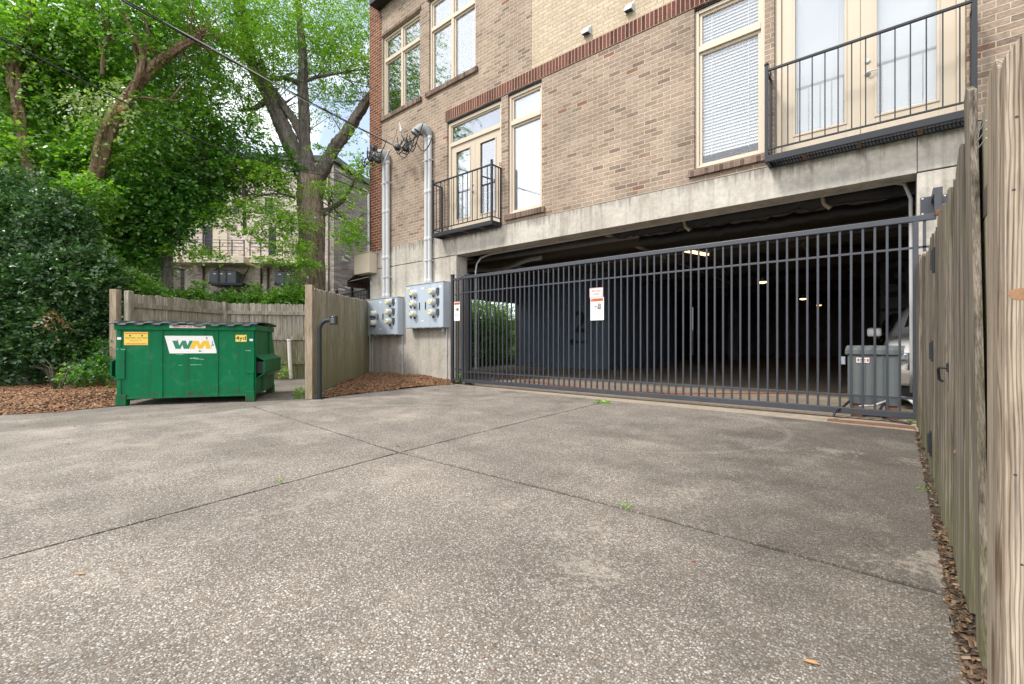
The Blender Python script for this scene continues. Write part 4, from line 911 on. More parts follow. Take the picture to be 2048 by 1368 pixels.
MB().tube([atY(803, 270, 7.1), atY(812, 287, 7.0), atY(824, 282, 7.0), atY(832, 270, 7.0)], .014, 6).build('wire_loop', M['rubber'], T6)
T7 = thing('wire_splices', atY(755, 310, 7.1), 'tangle of black cable and splice covers hanging at the left weatherhead by the red corner', 'cable')
loops(atY(757, 312, 6.95), 13, .5, T7, .3, .6)
for (px, py) in ((748, 293), (742, 314), (757, 318)): q = atY(px, py, 6.8); MB().lathe(q+Vector((-.09,0,0)), (1,.2,-.5), [(0,.03),(.03,.075),(.12,.075),(.16,.04)], 12).build('splice_cover', M['black'], T7)
q0 = atY(779, 300, 6.95); q1 = atY(766, 330, 6.95)
b = MB(); b.tube([q0.lerp(q1, i/16)+Vector((.01*(i%2),0,0)) for i in range(17)], [.018+.014*(i%2) for i in range(17)], 8); b.build('armoured_cable', M['galv'], T7)

# ================================================================ DUMPSTER
u1 = Vector((1.74, .51)).normalized(); u2 = Vector((-u1.y, u1.x))     # camera plane axes: right, forward
fl = Vector((-5.86, 6.77))
def cw(v): return Vector((CS*v.x - SN*v.y, SN*v.x + CS*v.y))           # camera plane -> world
o2 = cw(fl); ax_ = cw(u1); rz = math.atan2(ax_.y, ax_.x)
D = thing('dumpster', (o2.x, o2.y, 0), 'green steel dumpster with black plastic lid and white side logo standing by the wood enclosure', 'dumpster', rz=rz)
W, DP = 1.81, 1.52; K = dict(local=True)
def loc(b, name, mat, parent=D, bev=0): return b.build(name, mat, parent, bev=bev, local=True)
b = MB()      # tub: profile in (y, z) extruded in x, with a sloped rear top
prof = [(.0, .095), (.0, 1.19), (1.30, 1.19), (1.50, .74), (1.50, .095)]
b.prism([(0, y, z) for y, z in prof], (W, 0, 0)); loc(b, 'body', M['dump'], bev=.008)
b = MB(); b.box(-.03, W+.03, -.035, .02, 1.13, 1.225); b.box(-.03, .012, .02, 1.30, 1.13, 1.225); b.box(W-.012, W+.03, .02, 1.30, 1.13, 1.225); loc(b, 'top_rim', M['dump'], bev=.01)
b = MB()
for x in (.565, 1.305): b.box(x-.012, x+.012, -.014, .0, .10, 1.13)
b.box(-.012, .10, -.022, .0, .40, .86); b.box(-.003, .05, -.012, .0, .10, 1.13); b.box(W-.05, W+.003, -.012, .0, .10, 1.13); b.box(W-.10, W+.012, -.022, .0, .45, .86)
b.box(.05, W-.05, -.01, .0, .095, .125); loc(b, 'stiffener', M['dump'], bev=.004)
for x in (-.015, W-.115):
    for y in (-.024, 1.35): b = MB(); b.box(x, x+.13, y, y+.13, .0, .15 if y > 0 else .17); loc(b, 'foot', M['dump'], bev=.006)
for s, xx in ((-1, 0), (1, W)):      # fork pockets with a dark mouth
    b = MB(); a = xx; c = xx + s*.135
    P_ = [(a, .72), (c, .64), (c, .44), (a, .34)]
    th = .02
    for (xa, za), (xb_, zb_) in zip(P_, P_[1:]):
        b.prism([(xa, .10, za), (xb_, .10, zb_), (xb_, 1.38, zb_), (xa, 1.38, za)], (0 if abs(xa-xb_) > .01 else -s*th, 0, th if abs(xa-xb_) > .01 else 0))
    loc(b, 'fork_pocket', M['dump'], bev=.003)
    b = MB(); b.box(a+s*.004, c-s*.03, .16, 1.36, .44, .63); loc(b, 'pocket_inside', M['black'])
    b = MB(); b.box(a, a+s*.018, .55, .60, .10, .36); b.box(a, a+s*.018, .05, .09, .10, 1.13); b.box(a, a+s*.018, 1.02, 1.06, .72, 1.13); loc(b, 'side_rib', M['dump'], bev=.003)
# corrugated lid in two leaves
nx_, ny_ = 96, 10
for k, (xa, xb_) in enumerate(((-.07, W/2-.004), (W/2+.004, W+.07))):
    b = MB(); vs = []
    for j in range(ny_+1):
        for i in range(nx_+1):
            u = i/nx_; x = xa+(xb_-xa)*u; y = -.09 + (1.45)*j/ny_
            rib = max(0, min(1, (math.sin(u*2*math.pi*4.5)+.35)*1.6))
            z = 1.238 + .026*rib + .020*math.sin(j/ny_*math.pi) - (.03 if j == 0 else 0) + .007*math.sin(x*3.1+k)
            vs.append((x, y, z))
    n1 = nx_+1; fs = [(j*n1+i, j*n1+i+1, (j+1)*n1+i+1, (j+1)*n1+i) for j in range(ny_) for i in range(nx_)]
    b.add(vs, fs, True); o = loc(b, 'lid', simple('lid_plastic', (.035, .038, .042), .35, var=.3, scale=8) if k == 0 else bpy.data.materials['lid_plastic'])
    m = o.modifiers.new('solid', 'SOLIDIFY'); m.thickness = .014; m.offset = -1
b = MB(); b.tube([(-.05, 1.38, 1.25), (W+.05, 1.38, 1.25)], .018, 8); loc(b, 'hinge_rod', M['iron'])
# logo plate, letters, stickers
def plate(pts, y, name, mat, th=.003): b = MB(); b.prism([(x, y, z) for x, z in pts], (0, -th, 0)); return loc(b, name, mat)
LP = plate([(.60, 1.045), (1.235, 1.045), (1.300, .775), (.665, .775)], -.001, 'logo_plate', M['signwhite'])
lx, lz, lw, lh = .70, .845, .50, .125
def LQ(pts, mat, nm): 
    b = MB(); b.prism([(lx+a*lw, -.0042, lz+c*lh) for a, c in pts], (0, -.0015, 0)); return b.build(nm, mat, LP, local=True)
LQ([(0, 1), (.13, 1), (.185, .42), (.26, 1), (.36, 1), (.40, .42), (.455, 1), (.545, 1), (.44, 0), (.30, 0), (.265, .5), (.215, 0), (.085, 0)], M['logo_green'], 'logo_letter')
LQ([(.555, 1), (.70, 1), (.735, .52), (.82, 1), (.965, 1), (1.03, 0), (.90, 0), (.875, .55), (.80, 0), (.70, 0), (.635, .55), (.585, 0), (.455, 0)], M['logo_gold'], 'logo_letter')
b = MB()
for (x, z, dx, dz) in ((.77,.965,.006,.03),(.775,.94,.01,.012),(1.16,1.0,.008,.03),(1.15,1.02,.006,.012),(1.235,.93,.006,.05),(1.245,.90,.012,.02),(1.225,.885,.006,.03),(1.07,.805,.03,.008),(1.06,.812,.012,.012),(.91,.80,.004,.006)): b.prism([(x-dx, -.0042, z), (x, -.0042, z-dz*.6), (x+dx, -.0042, z+dz*.3), (x+dx*.2, -.0042, z+dz)], (0, -.001, 0))
b.build('worn_patch', M['dumpdark'], LP, local=True)
yl = plate([(1.555, 1.063), (1.71, 1.063), (1.71, .955), (1.555, .955)], -.001, 'size_label', M['yellow'])
text('4yd', .088, M['blackink'], yl, frameM((1.632, -.0045, 1.010), (1,0,0), (0,0,1)), depth=.0008, sx=1.15, bold=.001)
pl_ = plate([(.675, 1.205), (1.15, 1.205), (1.15, 1.165), (.675, 1.165)], -.036, 'lid_notice', M['signwhite'])
text('PLEASE KEEP LIDS CLOSED', .037, M['redink'], pl_, frameM((.912, -.0400, 1.184), (1,0,0), (0,0,1)), depth=.0008, sx=.86, bold=.0006)
am = plate([(.085, 1.10), (.385, 1.10), (.385, .905), (.085, .905)], -.001, 'caution_sticker', M['yellow'])
b = MB()
for z in (1.078, .925): b.box(.09, .38, -.0052, -.004, z-.012, z+.012)
b.box(.09, .38, -.0052, -.004, .992, .998); b.build('sticker_border', M['amber'], am, local=True)
text('DO NOT PARK OR BLOCK', .022, M['redink'], am, frameM((.235, -.0060, 1.078), (1,0,0), (0,0,1)), depth=.0003)
text('CAUTION', .033, M['blackink'], am, frameM((.160, -.0045, 1.012), (1,0,0), (0,0,1)), depth=.0004, sx=.9)
text('CAUTION', .033, M['blackink'], am, frameM((.312, -.0045, 1.012), (1,0,0), (0,0,1)), depth=.0004, sx=.9)
text('DO NOT PLAY ON', .018, M['blackink'], am, frameM((.235, -.0045, .968), (1,0,0), (0,0,1)), depth=.0003)
text('KEEP CLEAR AT ALL TIMES', .020, M['redink'], am, frameM((.235, -.0060, .925), (1,0,0), (0,0,1)), depth=.0003)
b = MB()
for cx_ in (.16, .312): b.lathe((cx_, -.004, 1.045), (0,-1,0), [(0,.012),(.0012,.012)], 10)
b.build('sticker_symbol', M['blackink'], am, local=True)
for (a, c, e, f_) in ((.005, .055, .985, 1.02), (W-.055, W-.008, .965, 1.0)): plate([(a, f_), (c, f_), (c, e), (a, e)], -.013, 'reflector', M['signwhite'])
b = MB(); rng2 = random.Random(4)
def scr(x0, z0, x1, z1, w_=.0025, y=-.0005):
    n = 6; 
    for i in range(n):
        if rng2.random() < .2: continue
        t0, t1 = i/n, (i+1)/n; xa = x0+(x1-x0)*t0; xb_ = x0+(x1-x0)*t1; za = z0+(z1-z0)*t0+rng2.uniform(-.002,.002); zb_ = z0+(z1-z0)*t1; ww = w_*rng2.uniform(.5,1.3)
        b.prism([(xa, y, za-ww), (xb_, y, zb_-ww), (xb_, y, zb_+ww), (xa, y, za+ww)], (0, -.0012, 0))
scr(.78, .595, 1.09, .60); scr(.995, .60, .998, .74); scr(.93, .70, 1.12, .68, .004); scr(.96, .715, 1.04, .70, .003); scr(.0, .845, .11, .84, .003, -.022); scr(1.7, .815, 1.79, .81, .003, -.022); scr(.96, .35, .962, .43); scr(1.45, .50, 1.47, .47, .004); scr(1.7, .16, 1.78, .155, .003); scr(.75, .76, .86, .755, .002)
loc(b, 'paint_scratch', M['scratch'])

# ================================================================ WOOD FENCES
def plank_fence(name, A, Bp, h0, h1, label, rails='back', seed=1, board=.14, th=.018, z0f=lambda t: .02, mat=None, ear=True, jit=.012, rail_z=(.35, .9, 1.55), posts=()):
    mat = mat or M['fence']; rng = random.Random(seed)
    A = Vector((*A, 0)); Bp = Vector((*Bp, 0)); d = (Bp-A); Lx = d.length; d.normalize(); nn = Vector((d.y, -d.x, 0))
    t = thing(name, A, label, 'fence')
    b = MB(); x = 0
    while x < Lx-.03:
        w_ = min(board*rng.uniform(.94, 1.03), Lx-x); tt = (x+w_/2)/Lx
        zt = h0+(h1-h0)*tt + rng.uniform(-jit, jit); zb_ = z0f(tt); lean = rng.uniform(-.006, .006); pr = rng.uniform(0, .004); e = .025 if ear else .004
        P_ = [(x+.002, zb_), (x+w_-.003, zb_), (x+w_-.003+lean, zt-e), (x+w_-.003-e+lean, zt), (x+.002+e+lean, zt), (x+.002+lean, zt-e)]
        b.prism([A + d*a + nn*pr + Vector((0,0,z)) for a, z in P_], -nn*th); x += w_ + .002
    b.build('planks', mat, t)
    s = -1 if rails == 'back' else 1
    for z in rail_z:
        b = MB(); c0 = A + nn*(s*(.021 if s < 0 else .001)) ; zA = z*h0/1.85; zB = z*h1/1.85
        q = nn*s
        off = -nn*.018 if s < 0 else Vector()
        p_ = [A+off+Vector((0,0,zA-.045)), Bp+off+Vector((0,0,zB-.045)), Bp+off+q*.04+Vector((0,0,zB-.045)), A+off+q*.04+Vector((0,0,zA-.045))]
        if s > 0: p_ = [v + nn*.005 for v in p_]
        b.prism(p_, (0,0,.09)); b.build('rail', mat, t, bev=.004)
    return t, d, nn
def post(b, c, s, z0, z1, rot=0):
    ca, sa = math.cos(rot)*s/2, math.sin(rot)*s/2
    b.obox((c[0], c[1], (z0+z1)/2), (ca, sa, 0), (-sa, ca, 0), (0, 0, (z1-z0)/2)); return b
# right enclosure fence: from the post near the keypad to the building corner
A = (-7.48, 3.66); E_ = (-11.43, 7.32)
F1, d1, n1_ = plank_fence('enclosure_fence', (-7.56, 3.74), E_, 1.87, 2.10, 'mossy plank fence panel running from the keypad post back to the building corner', rails='back', seed=2, z0f=lambda t: .03+.06*t, mat=M['fencemoss'])
rr = math.atan2(d1.y, d1.x)
post(MB(), A, .115, 0, 1.90, rr).build('post', M['postwood'], F1, bev=.006)
# back fence in two runs
Lp = (-11.69, 1.85); Cn = (-12.83, 4.12); Ec = (-10.9, 6.82)
F2, d2, n2_ = plank_fence('enclosure_fence', (-11.72, 2.05), Cn, 1.93, 1.93, 'long rear plank fence behind the dumpster, left run with a sagging top rail', rails='front', seed=3, jit=.014, rail_z=(.4, 1.0, 1.62))
post(MB(), Lp, .13, 0, 1.98, R(40)).build('post', M['postwood'], F2, bev=.006)
post(MB(), (Lp[0]+.13, Lp[1]+.18), .115, 0, 1.96, R(40)).build('post', M['fence'], F2, bev=.02)
F3, d3, n3_ = plank_fence('enclosure_fence', Cn, Ec, 1.93, 1.93, 'rear plank fence run right of the dumpster with the white pipe in front', rails='front', seed=4, jit=.012, rail_z=(.4, 1.0, 1.62))
post(MB(), (Cn[0]+.05, Cn[1]-.02), .09, 0, 1.95, R(40)).build('post', M['fence'], F3, bev=.006)
# near fence on the right of the driveway
XFn = .2
T8 = thing('driveway_fence', (XFn, 4, 0), 'tall grey weathered plank fence along the right edge of the driveway', 'fence')
rng = random.Random(11); b = MB(); y = 2.24
tops = lambda y: 1.68 + (.17*smooth01((y-5.0)/1.3)) + .02*math.sin(y*9)
while y < 6.93:
    w_ = min(.138*rng.uniform(.93, 1.02), 6.95-y); zt = tops(y)+rng.uniform(-.022, .022); lean = rng.uniform(-.004, .004); px_ = XFn + rng.uniform(-.007, .007); tw = rng.uniform(-.005, .005)
    z0_ = rng.uniform(.0, .012); e = .02
    P_ = [(y+.002, z0_), (y+w_-.004, z0_), (y+w_-.003+lean, zt-e-rng.uniform(0, .03)), (y+w_*.7+lean, zt), (y+w_*.4+lean, zt-rng.uniform(0, .02)), (y+.003+lean, zt-e)]
    b.prism([(px_+tw*(yy-y)/w_*2, yy, z) for yy, z in P_], (.019, 0, 0)); y += w_+.001
b.build('planks', M['fence2'], T8)
b = MB(); b.prism([(XFn-.004, 1.90, .0), (XFn-.004, 2.03, .0), (XFn-.012, 2.27, 1.80), (XFn-.012, 2.22, 1.83), (XFn-.010, 2.15, 1.79)], (.019, 0, 0)); b.build('loose_plank', M['fence2'], T8)
b = MB(); b.prism([(XFn+.022, 1.86, .0), (XFn+.022, 2.30, .0), (XFn+.022, 2.24, 1.66), (XFn+.022, 2.0, 1.745), (XFn+.022, 1.90, 1.76), (XFn+.022, 1.87, 1.74)], (.02, 0, 0)); b.build('inner_plank', M['fencemoss'], T8)
b = MB()
for i in range(3): b.tube([(XFn-.001, 2.02, 1.52+i*.025), (XFn-.012, 1.93+.01*i, 1.523+i*.025), (XFn, 1.86, 1.53+i*.025)], .0016, 6)
b.build('wire_tie', M['galv'], T8)
b = MB(); b.box(XFn+.02, XFn+.058, 1.7, 6.9, .35, .44); b.box(XFn+.02, XFn+.058, 1.7, 6.9, 1.35, 1.44); b.build('rail', M['fence2'], T8)
b = MB(); b.prism([(XFn-.010, 1.595, .0), (XFn-.010, 1.755, .0), (XFn-.010, 1.755, 1.645), (XFn-.010, 1.72, 1.660), (XFn-.010, 1.68, 1.648), (XFn-.010, 1.62, 1.642), (XFn-.010, 1.595, 1.61)], (.030, 0, 0)); b.build('end_plank', M['newwood'], T8, bev=.002)
xb0 = XFn-.0060; rz_ = random.Random(6); jag = [(xb0+.14-.14*i/14, 1.53, 1.632+.012*math.sin(i*1.3)+rz_.uniform(-.006,.006) - (.02 if i == 14 else 0)) for i in range(15)]
b = MB(); b.prism([(xb0, 1.53, 0), (xb0+.14, 1.53, 0)] + jag, (0, .04, 0)); eb = b.build('end_post_board', M['newwood'], T8, bev=.0015)
MB().box(XFn-.002, XFn+.088, 1.572, 1.594, 0, 1.60).box(XFn+.022, XFn+.088, 1.594, 1.66, 0, 1.60).build('post', M['shadowwood'], T8)  # added behind the end board gap, coloured dark to stand in for its shadow
k0 = atY(2043, 588, 1.528); b = MB(); b.prism([(k0.x+.021*math.cos(a)*(1+.1*math.sin(a*3)), 1.5298, k0.z+.0135*math.sin(a)) for a in [i*math.pi/9 for i in range(18)]], (0, -.0006, 0)); b.build('knot', simple('wood_knot', (.27, .145, .07), .7, var=.8, scale=70), eb)
b = MB()
for px_, py_, r_ in ((2034, 233, .0028), (2028, 379, .0025), (2031, 950, .0025), (2044, 1130, .0022)):
    k0 = atY(px_, py_, 1.528); b.prism([(k0.x+r_*1.3*math.cos(a), 1.5298, k0.z+r_*math.sin(a)) for a in [i*math.pi/4 for i in range(8)]], (0, -.0006, 0))
b.build('nail_hole', M['blackink'], eb)
# hardware
def fa(px, py): 
    u = (px-1024)/FPX; d = XFn/(-SN+CS*u); return at(px, py, d)
for (px, py, h) in ((1870, 520, .16), (1867, 702, .14), (1863, 887, .17)):
    q = fa(px, py); b = MB(); b.box(XFn-.012, XFn-.002, q.y-.035, q.y+.035, q.z-h/2, q.z+h/2); b.tube([(XFn-.014, q.y, q.z-h*.4), (XFn-.014, q.y, q.z+h*.4)], .008, 8); b.build('hinge', M['iron'], T8, bev=.002)
q = fa(1899, 735); b = MB(); b.box(XFn-.010, XFn-.002, q.y-.045, q.y+.035, q.z-.02, q.z+.02); b.tube([(XFn-.012, q.y-.03, q.z+.0), (XFn-.035, q.y-.03, q.z), (XFn-.04, q.y, q.z-.01), (XFn-.035, q.y+.02, q.z-.06), (XFn-.02, q.y+.02, q.z-.07)], .006, 8); b.build('latch', M['iron'], T8)
q = fa(1913, 905); b = MB(); b.lathe((XFn-.001, q.y, q.z), (-1,0,0), [(0,.012),(.006,.011),(.008,.004)], 8); b.build('bolt', M['rust'], T8)
# white PVC pipe leaning in the enclosure
p0 = at(582, 753, 11.6); p0.z = 0.02; p1 = at(578, 683, 11.6)
b = MB(); b.tube([p0, p1], .045, 14); b.lathe(p1, (0,0,1), [(0,.046),(.005,.052),(.05,.052),(.06,.046)], 14)
tag(b.build('vent_pipe', simple('dirty_pvc', (.62, .60, .53), .6, var=.4, scale=14)), 'dirty white plastic pipe standing in front of the rear enclosure fence', 'pipe')
# ================================================================ KEYPAD PEDESTAL
kp = at(639, 798, 7.6); kp.z = 0
T9 = thing('keypad_pedestal', kp, 'black gooseneck pedestal with entry keypad beside the enclosure post', 'keypad')
top = at(662, 641, 7.55); dr = Vector((CS, SN, 0))
MB().obox(kp+Vector((0,0,.006)), dr*.07, Vector((-SN, CS, 0))*.07, (0,0,.006)).build('base_plate', M['iron'], T9)
path = [kp+Vector((0,0,.012)), kp+Vector((0,0,1.15))] + [kp + dr*(.16-.16*math.cos(a)) + Vector((0,0,1.15+.165*math.sin(a))) for a in [i*math.pi/16 for i in range(1, 8)]] + [kp+dr*.18+Vector((0,0,1.315))]
MB().tube(path, .036, 14).build('pole', M['iron'], T9)
c = kp + dr*.235 + Vector((0,0,1.315)); fwd = Vector((SN*.6-.0, -CS, 0)).normalized(); fw = Vector((-SN, CS, 0))
MB().obox(c, dr*.055, fw*.05, (0,0,.075)).build('keypad_box', M['black'], T9, bev=.008)
b = MB()
for i in range(3):
    for j in range(4): b.obox(c - fw*.052 + dr*((i-1)*.020) + Vector((0,0,.022-j*.020)), dr*.0045, fw*.003, (0,0,.0035))
b.build('keypad_buttons', M['galv'], T9)
MB().lathe(c - fw*.05 + Vector((0,0,.055)), -fw, [(0,.010),(.004,.009)], 10).build('speaker_hole', M['galv'], T9)
# ================================================================ GATE OPERATOR
T10 = thing('gate_operator', (-.2, 7.42, 0), 'grey metal gate operator box on two legs behind the right end of the gate', 'gate motor')
opm = simple('operator_paint', (.125, .145, .145), .45, var=.15, scale=4, bump=.05)
ox0, ox1, oy0, oy1 = -.46, .06, 7.20, 7.52
b = MB(); b.box(ox0, ox1, oy0, oy1, .30, .79); b.build('cabinet', opm, T10, bev=.01)
b = MB(); b.prism([(ox0-.025, oy0-.025, .792), (ox0-.025, oy0-.025, .86), (ox0-.01, oy0+.05, .905), (ox0-.01, oy1-.02, .905), (ox0-.025, oy1+.025, .86), (ox0-.025, oy1+.025, .792)], (ox1-ox0+.05, 0, 0)); b.build('hood', opm, T10, bev=.008)
b = MB()
for i in range(2): xx = ox0+(ox1-ox0)*(i+1)/3; b.box(xx-.006, xx+.006, oy0-.006, oy0, .30, .79)
b.box(ox0, ox1, oy0-.008, oy0, .29, .31); b.build('seam', opm, T10)
MB().box(ox0+.01, ox1-.01, oy0+.01, oy1-.01, .17, .299).build('base_box', simple('operator_base', (.09, .10, .11), .5), T10, bev=.004)
for xx in (ox0+.03, ox1-.15): MB().box(xx, xx+.12, oy0+.03, oy1-.05, .0, .169).build('leg', M['rust'], T10)
MB().box(ox0-.095, ox0-.026, oy0+.05, oy0+.13, .66, .76).build('side_box', M['meterbox'], T10, bev=.006)
lb_ = MB().box(ox0+.09, ox0+.22, oy0-.009, oy0-.0065, .69, .755).build('warning_label', M['signwhite'], T10)
b = MB(); b.box(ox0+.10, ox0+.118, oy0-.0105, oy0-.009, .708, .74); b.box(ox0+.195, ox0+.213, oy0-.0105, oy0-.009, .705, .74); b.build('label_mark', M['redink'], lb_)
b = MB(); b.box(ox0+.125, ox0+.185, oy0-.0105, oy0-.009, .705, .709); b.box(ox0+.125, ox0+.185, oy0-.0105, oy0-.009, .72, .735); b.build('label_mark', M['greyink'], lb_)
b = MB(); b.tube([(-.44, 7.15, .2), (-.50, 7.0, .13), (-.56, 6.9, .10), (-.58, 6.86, .03)], .014, 8); b.build('cable', M['rubber'], T10)
b = MB(); b.tube([(-.10, 7.2, .2), (-.14, 7.1, .12), (-.10, 7.0, .05), (.0, 6.95, .03), (.14, 6.9, .02)], .014, 8); b.build('cable', M['rubber'], T10)
b = MB(); b.tube([(-.34, 7.15, .15), (-.2, 7.12, .17), (-.08, 7.2, .23)], .012, 8); b.tube([(.06, 7.35, .27), (.13, 7.3, .26), (.19, 7.25, .20), (.3, 7.25, .2)], .02, 8); b.build('flexible_conduit', M['galv'], T10)
# ================================================================ CARS
def suv(name, x, y, col, label, rough=.2, boxy=False, L_=4.6, W_=1.86, H_=1.72):
    t = thing(name, (x, y, 0), label, 'car')
    paint = simple(name + '_paint', col, rough, .1, var=.05, bump=0, coat=1.0)
    O = ORG[t.name]
    # stations from the front (y=0) to the rear: (y, half width, z bottom, z belt, half roof width, z roof)
    if boxy: S = [(0,.70,.42,.95,.60,.98),(.10,.84,.34,1.02,.72,1.06),(.5,.91,.32,1.08,.80,1.13),(1.25,.92,.32,1.12,.80,1.17),(1.45,.92,.32,1.14,.76,1.25),(2.0,.92,.32,1.15,.68,1.70),(2.6,.92,.32,1.15,.68,1.76),(4.1,.92,.32,1.15,.66,1.74),(4.5,.90,.36,1.10,.62,1.30),(4.6,.80,.45,1.0,.55,1.1)]
    else: S = [(0,.62,.36,.72,.50,.76),(.10,.80,.26,.84,.62,.88),(.4,.90,.24,.94,.74,.99),(1.0,.93,.24,1.00,.78,1.06),(1.3,.93,.24,1.02,.74,1.12),(2.0,.93,.24,1.04,.62,1.58),(2.6,.93,.24,1.05,.62,1.66),(4.0,.92,.26,1.06,.60,1.58),(4.45,.88,.34,1.0,.55,1.2),(4.55,.78,.42,.95,.5,1.0)]
    ring = []; b = MB()
    for (yy, hw, z0, zb_, hr, zr) in S:
        ring.append([(x+sx*a, y+yy, z) for sx, a, z in ((-1,hw*.90,z0),(-1,hw,z0+.12),(-1,hw*1.0,(z0+zb_)/2+.06),(-1,hw*.965,zb_),(-1,hr,zr-.04),(-1,hr*.82,zr),(1,hr*.82,zr),(1,hr,zr-.04),(1,hw*.965,zb_),(1,hw,(z0+zb_)/2+.06),(1,hw,z0+.12),(1,hw*.90,z0))])
    m = 12; vs = [p for r_ in ring for p in r_]
    fs = [(i*m+k, i*m+(k+1)%m, (i+1)*m+(k+1)%m, (i+1)*m+k) for i in range(len(S)-1) for k in range(m)] + [tuple(range(m)), tuple(range((len(S)-1)*m, len(S)*m))[::-1]]
    b.add(vs, [f[::-1] for f in fs], True); o = b.build('body', paint, t)
    sb = o.modifiers.new('sub', 'SUBSURF'); sb.levels = 2; sb.render_levels = 2
    # windscreen, side windows
    i0, i1 = 4, 5
    (ya, _, _, zba, hra, zra), (yb, _, _, zbb, hrb, zrb) = S[i0], S[i1]
    b = MB(); b.prism([(x-hra*.88, y+ya+.10, zra+.02), (x+hra*.88, y+ya+.10, zra+.02), (x+hrb*.86, y+yb-.01, zrb-.03), (x-hrb*.86, y+yb-.01, zrb-.03)], (0, -.03, .02)); b.build('windscreen', M['carglass_dark'], t, bev=.004)
    for s in (-1, 1):
        b = MB(); b.prism([(x+s*S[5][1]*.985, y+1.75, S[5][3]+.02), (x+s*S[5][1]*.985, y+4.1, S[5][3]+.02), (x+s*(hrb+.035), y+3.9, zrb-.12), (x+s*(hrb+.035), y+2.15, zrb-.12)], (s*.012, 0, 0)); b.build('side_window', M['carglass_dark'], t)
        for yy in (.82, 3.7):
            w_ = MB(); w_.lathe((x+s*.93, y+yy, .35), (-s,0,0), [(-.01,.30),(.0,.345),(.03,.355),(.17,.355),(.2,.33)], 26); wh = w_.build('wheel', M['rubber'], t)
            w_ = MB(); w_.lathe((x+s*.945, y+yy, .35), (-s,0,0), [(-.002,.06),(.0,.22),(.02,.235),(.03,.235)], 20); w_.build('rim', M['galv'], wh)
        zc = S[1][3]-.10 if not boxy else .93
        h = MB(); h.obox((x+s*.60, y+.035, zc), (.13, 0, 0), (0, .06, 0), (0, 0, .06)); h.build('headlight', M['headlight'], t, bev=.03)
        h = MB(); h.lathe((x+s*.60, y-.03, zc), (0,-1,0), [(0,.055),(.006,.05)], 14); h.build('headlight_lens', M['glass'], t)
        f_ = MB(); f_.lathe((x+s*.62, y+.02, .46), (0,-1,0), [(-.02,.075),(.02,.075),(.03,.05)], 16); f_.build('fog_light', M['black'], t)
        mm = MB(); mm.obox((x+s*1.03, y+1.75, S[4][3]+.10), (.10,0,0), (0,.05,0), (0,0,.075)); mm.build('wing_mirror', paint, t, bev=.03)
    g_ = MB()
    zg = (S[0][2]+S[0][3])/2
    for i in range(5): g_.box(x-.42, x+.42, y-.022, y+.03, zg+.02+i*.05, zg+.038+i*.05)
    g_.build('grille', M['galv'], t); MB().box(x-.44, x+.44, y-.010, y+.06, zg-.01, zg+.27).build('grille_back', M['black'], t)
    bm_ = MB(); bm_.box(x-.80, x+.80, y-.06, y+.12, .34 if not boxy else .42, .56 if not boxy else .64); bm_.build('bumper', M['bumper'] if not boxy else M['galv'], t, bev=.04)
    MB().box(x-.72, x+.72, y-.02, y+.1, .20 if not boxy else .28, .335 if not boxy else .415).build('air_dam', M['black'], t)
    MB().box(x-.15, x+.15, y-.068, y-.061, .40, .52).build('number_plate', M['signwhite'], t)
    return t
M['carglass_dark'] = simple('tinted_car_glass', (.03, .035, .04), .05, var=.05, bump=0, spec=.9)
M['headlight'] = simple('headlight_chrome', (.75, .77, .8), .12, .9, var=.1, bump=0)
M['bumper'] = simple('tan_bumper', (.42, .38, .32), .4, var=.05, bump=0)
suv('parked_car', .76, 8.35, (.72, .72, .70), 'white car with tan bumper parked inside the garage behind the gate motor box')
suv('parked_car', .55, 13.3, (.012, .012, .014), 'black car parked deeper in the garage behind the white car', boxy=True)
# ================================================================ AWNING, IRON FENCE, TOWNHOUSES
T11 = thing('awning', (-12.3, 7.9, 2.85), 'dark brown sloping awning on the side wall at the left corner of the building', 'awning')
awm = simple('awning_fabric', (.085, .045, .035), .8, var=.2)
b = MB(); b.prism([(-11.46, 7.75, 3.55), (-13.35, 7.75, 2.90), (-13.35, 7.75, 2.87), (-11.46, 7.75, 3.52)], (0, 3.2, 0)); b.build('canopy', awm, T11)
b = MB(); b.box(-13.36, -13.34, 7.75, 10.95, 2.70, 2.88); b.build('valance', awm, T11)
MB().tube([(-11.47, 7.8, 2.95), (-13.3, 7.8, 2.88)], .014, 6).build('support_arm', M['galv'], T11)
T12 = thing('iron_fence', (-13.5, 8.2, 0), 'black iron picket railing behind the wood fence at the building corner', 'fence')
a = Vector((-16.5, 8.6, 0)); e = Vector((-11.5, 8.0, 0)); zt_ = 2.62
b = MB(); b.tube([a+Vector((0,0,zt_)), e+Vector((0,0,zt_))], .022, 6); b.tube([a+Vector((0,0,zt_-.15)), e+Vector((0,0,zt_-.15))], .014, 6); b.tube([a+Vector((0,0,1.5)), e+Vector((0,0,1.5))], .018, 6); b.build('rail', M['iron'], T12)
for t_ in (0, .25, .5, .75, 1): q = a.lerp(e, t_); b = MB(); b.box(q.x-.04, q.x+.04, q.y-.04, q.y+.04, 0, zt_+.12); b.lathe((q.x, q.y, zt_+.12), (0,0,1), [(0,.05),(.02,.06),(.07,.03),(.09,.005)], 10); b.build('post', M['iron'], T12)
pk = MB().box(-.009, .009, -.009, .009, 1.4, zt_).build('picket', M['iron'], T12, local=True)
for i in range(44):
    q = a.lerp(e, (i+.5)/44); c_ = pk if i == 0 else cp(pk); c_.location = q - Vector(T12.location); c_.location.z = 0
sheet('deck', [(-17, 8.5), (-11.47, 7.9), (-11.47, 9.7), (-17, 9.7)], 1.42, M['conc'], 1.5)
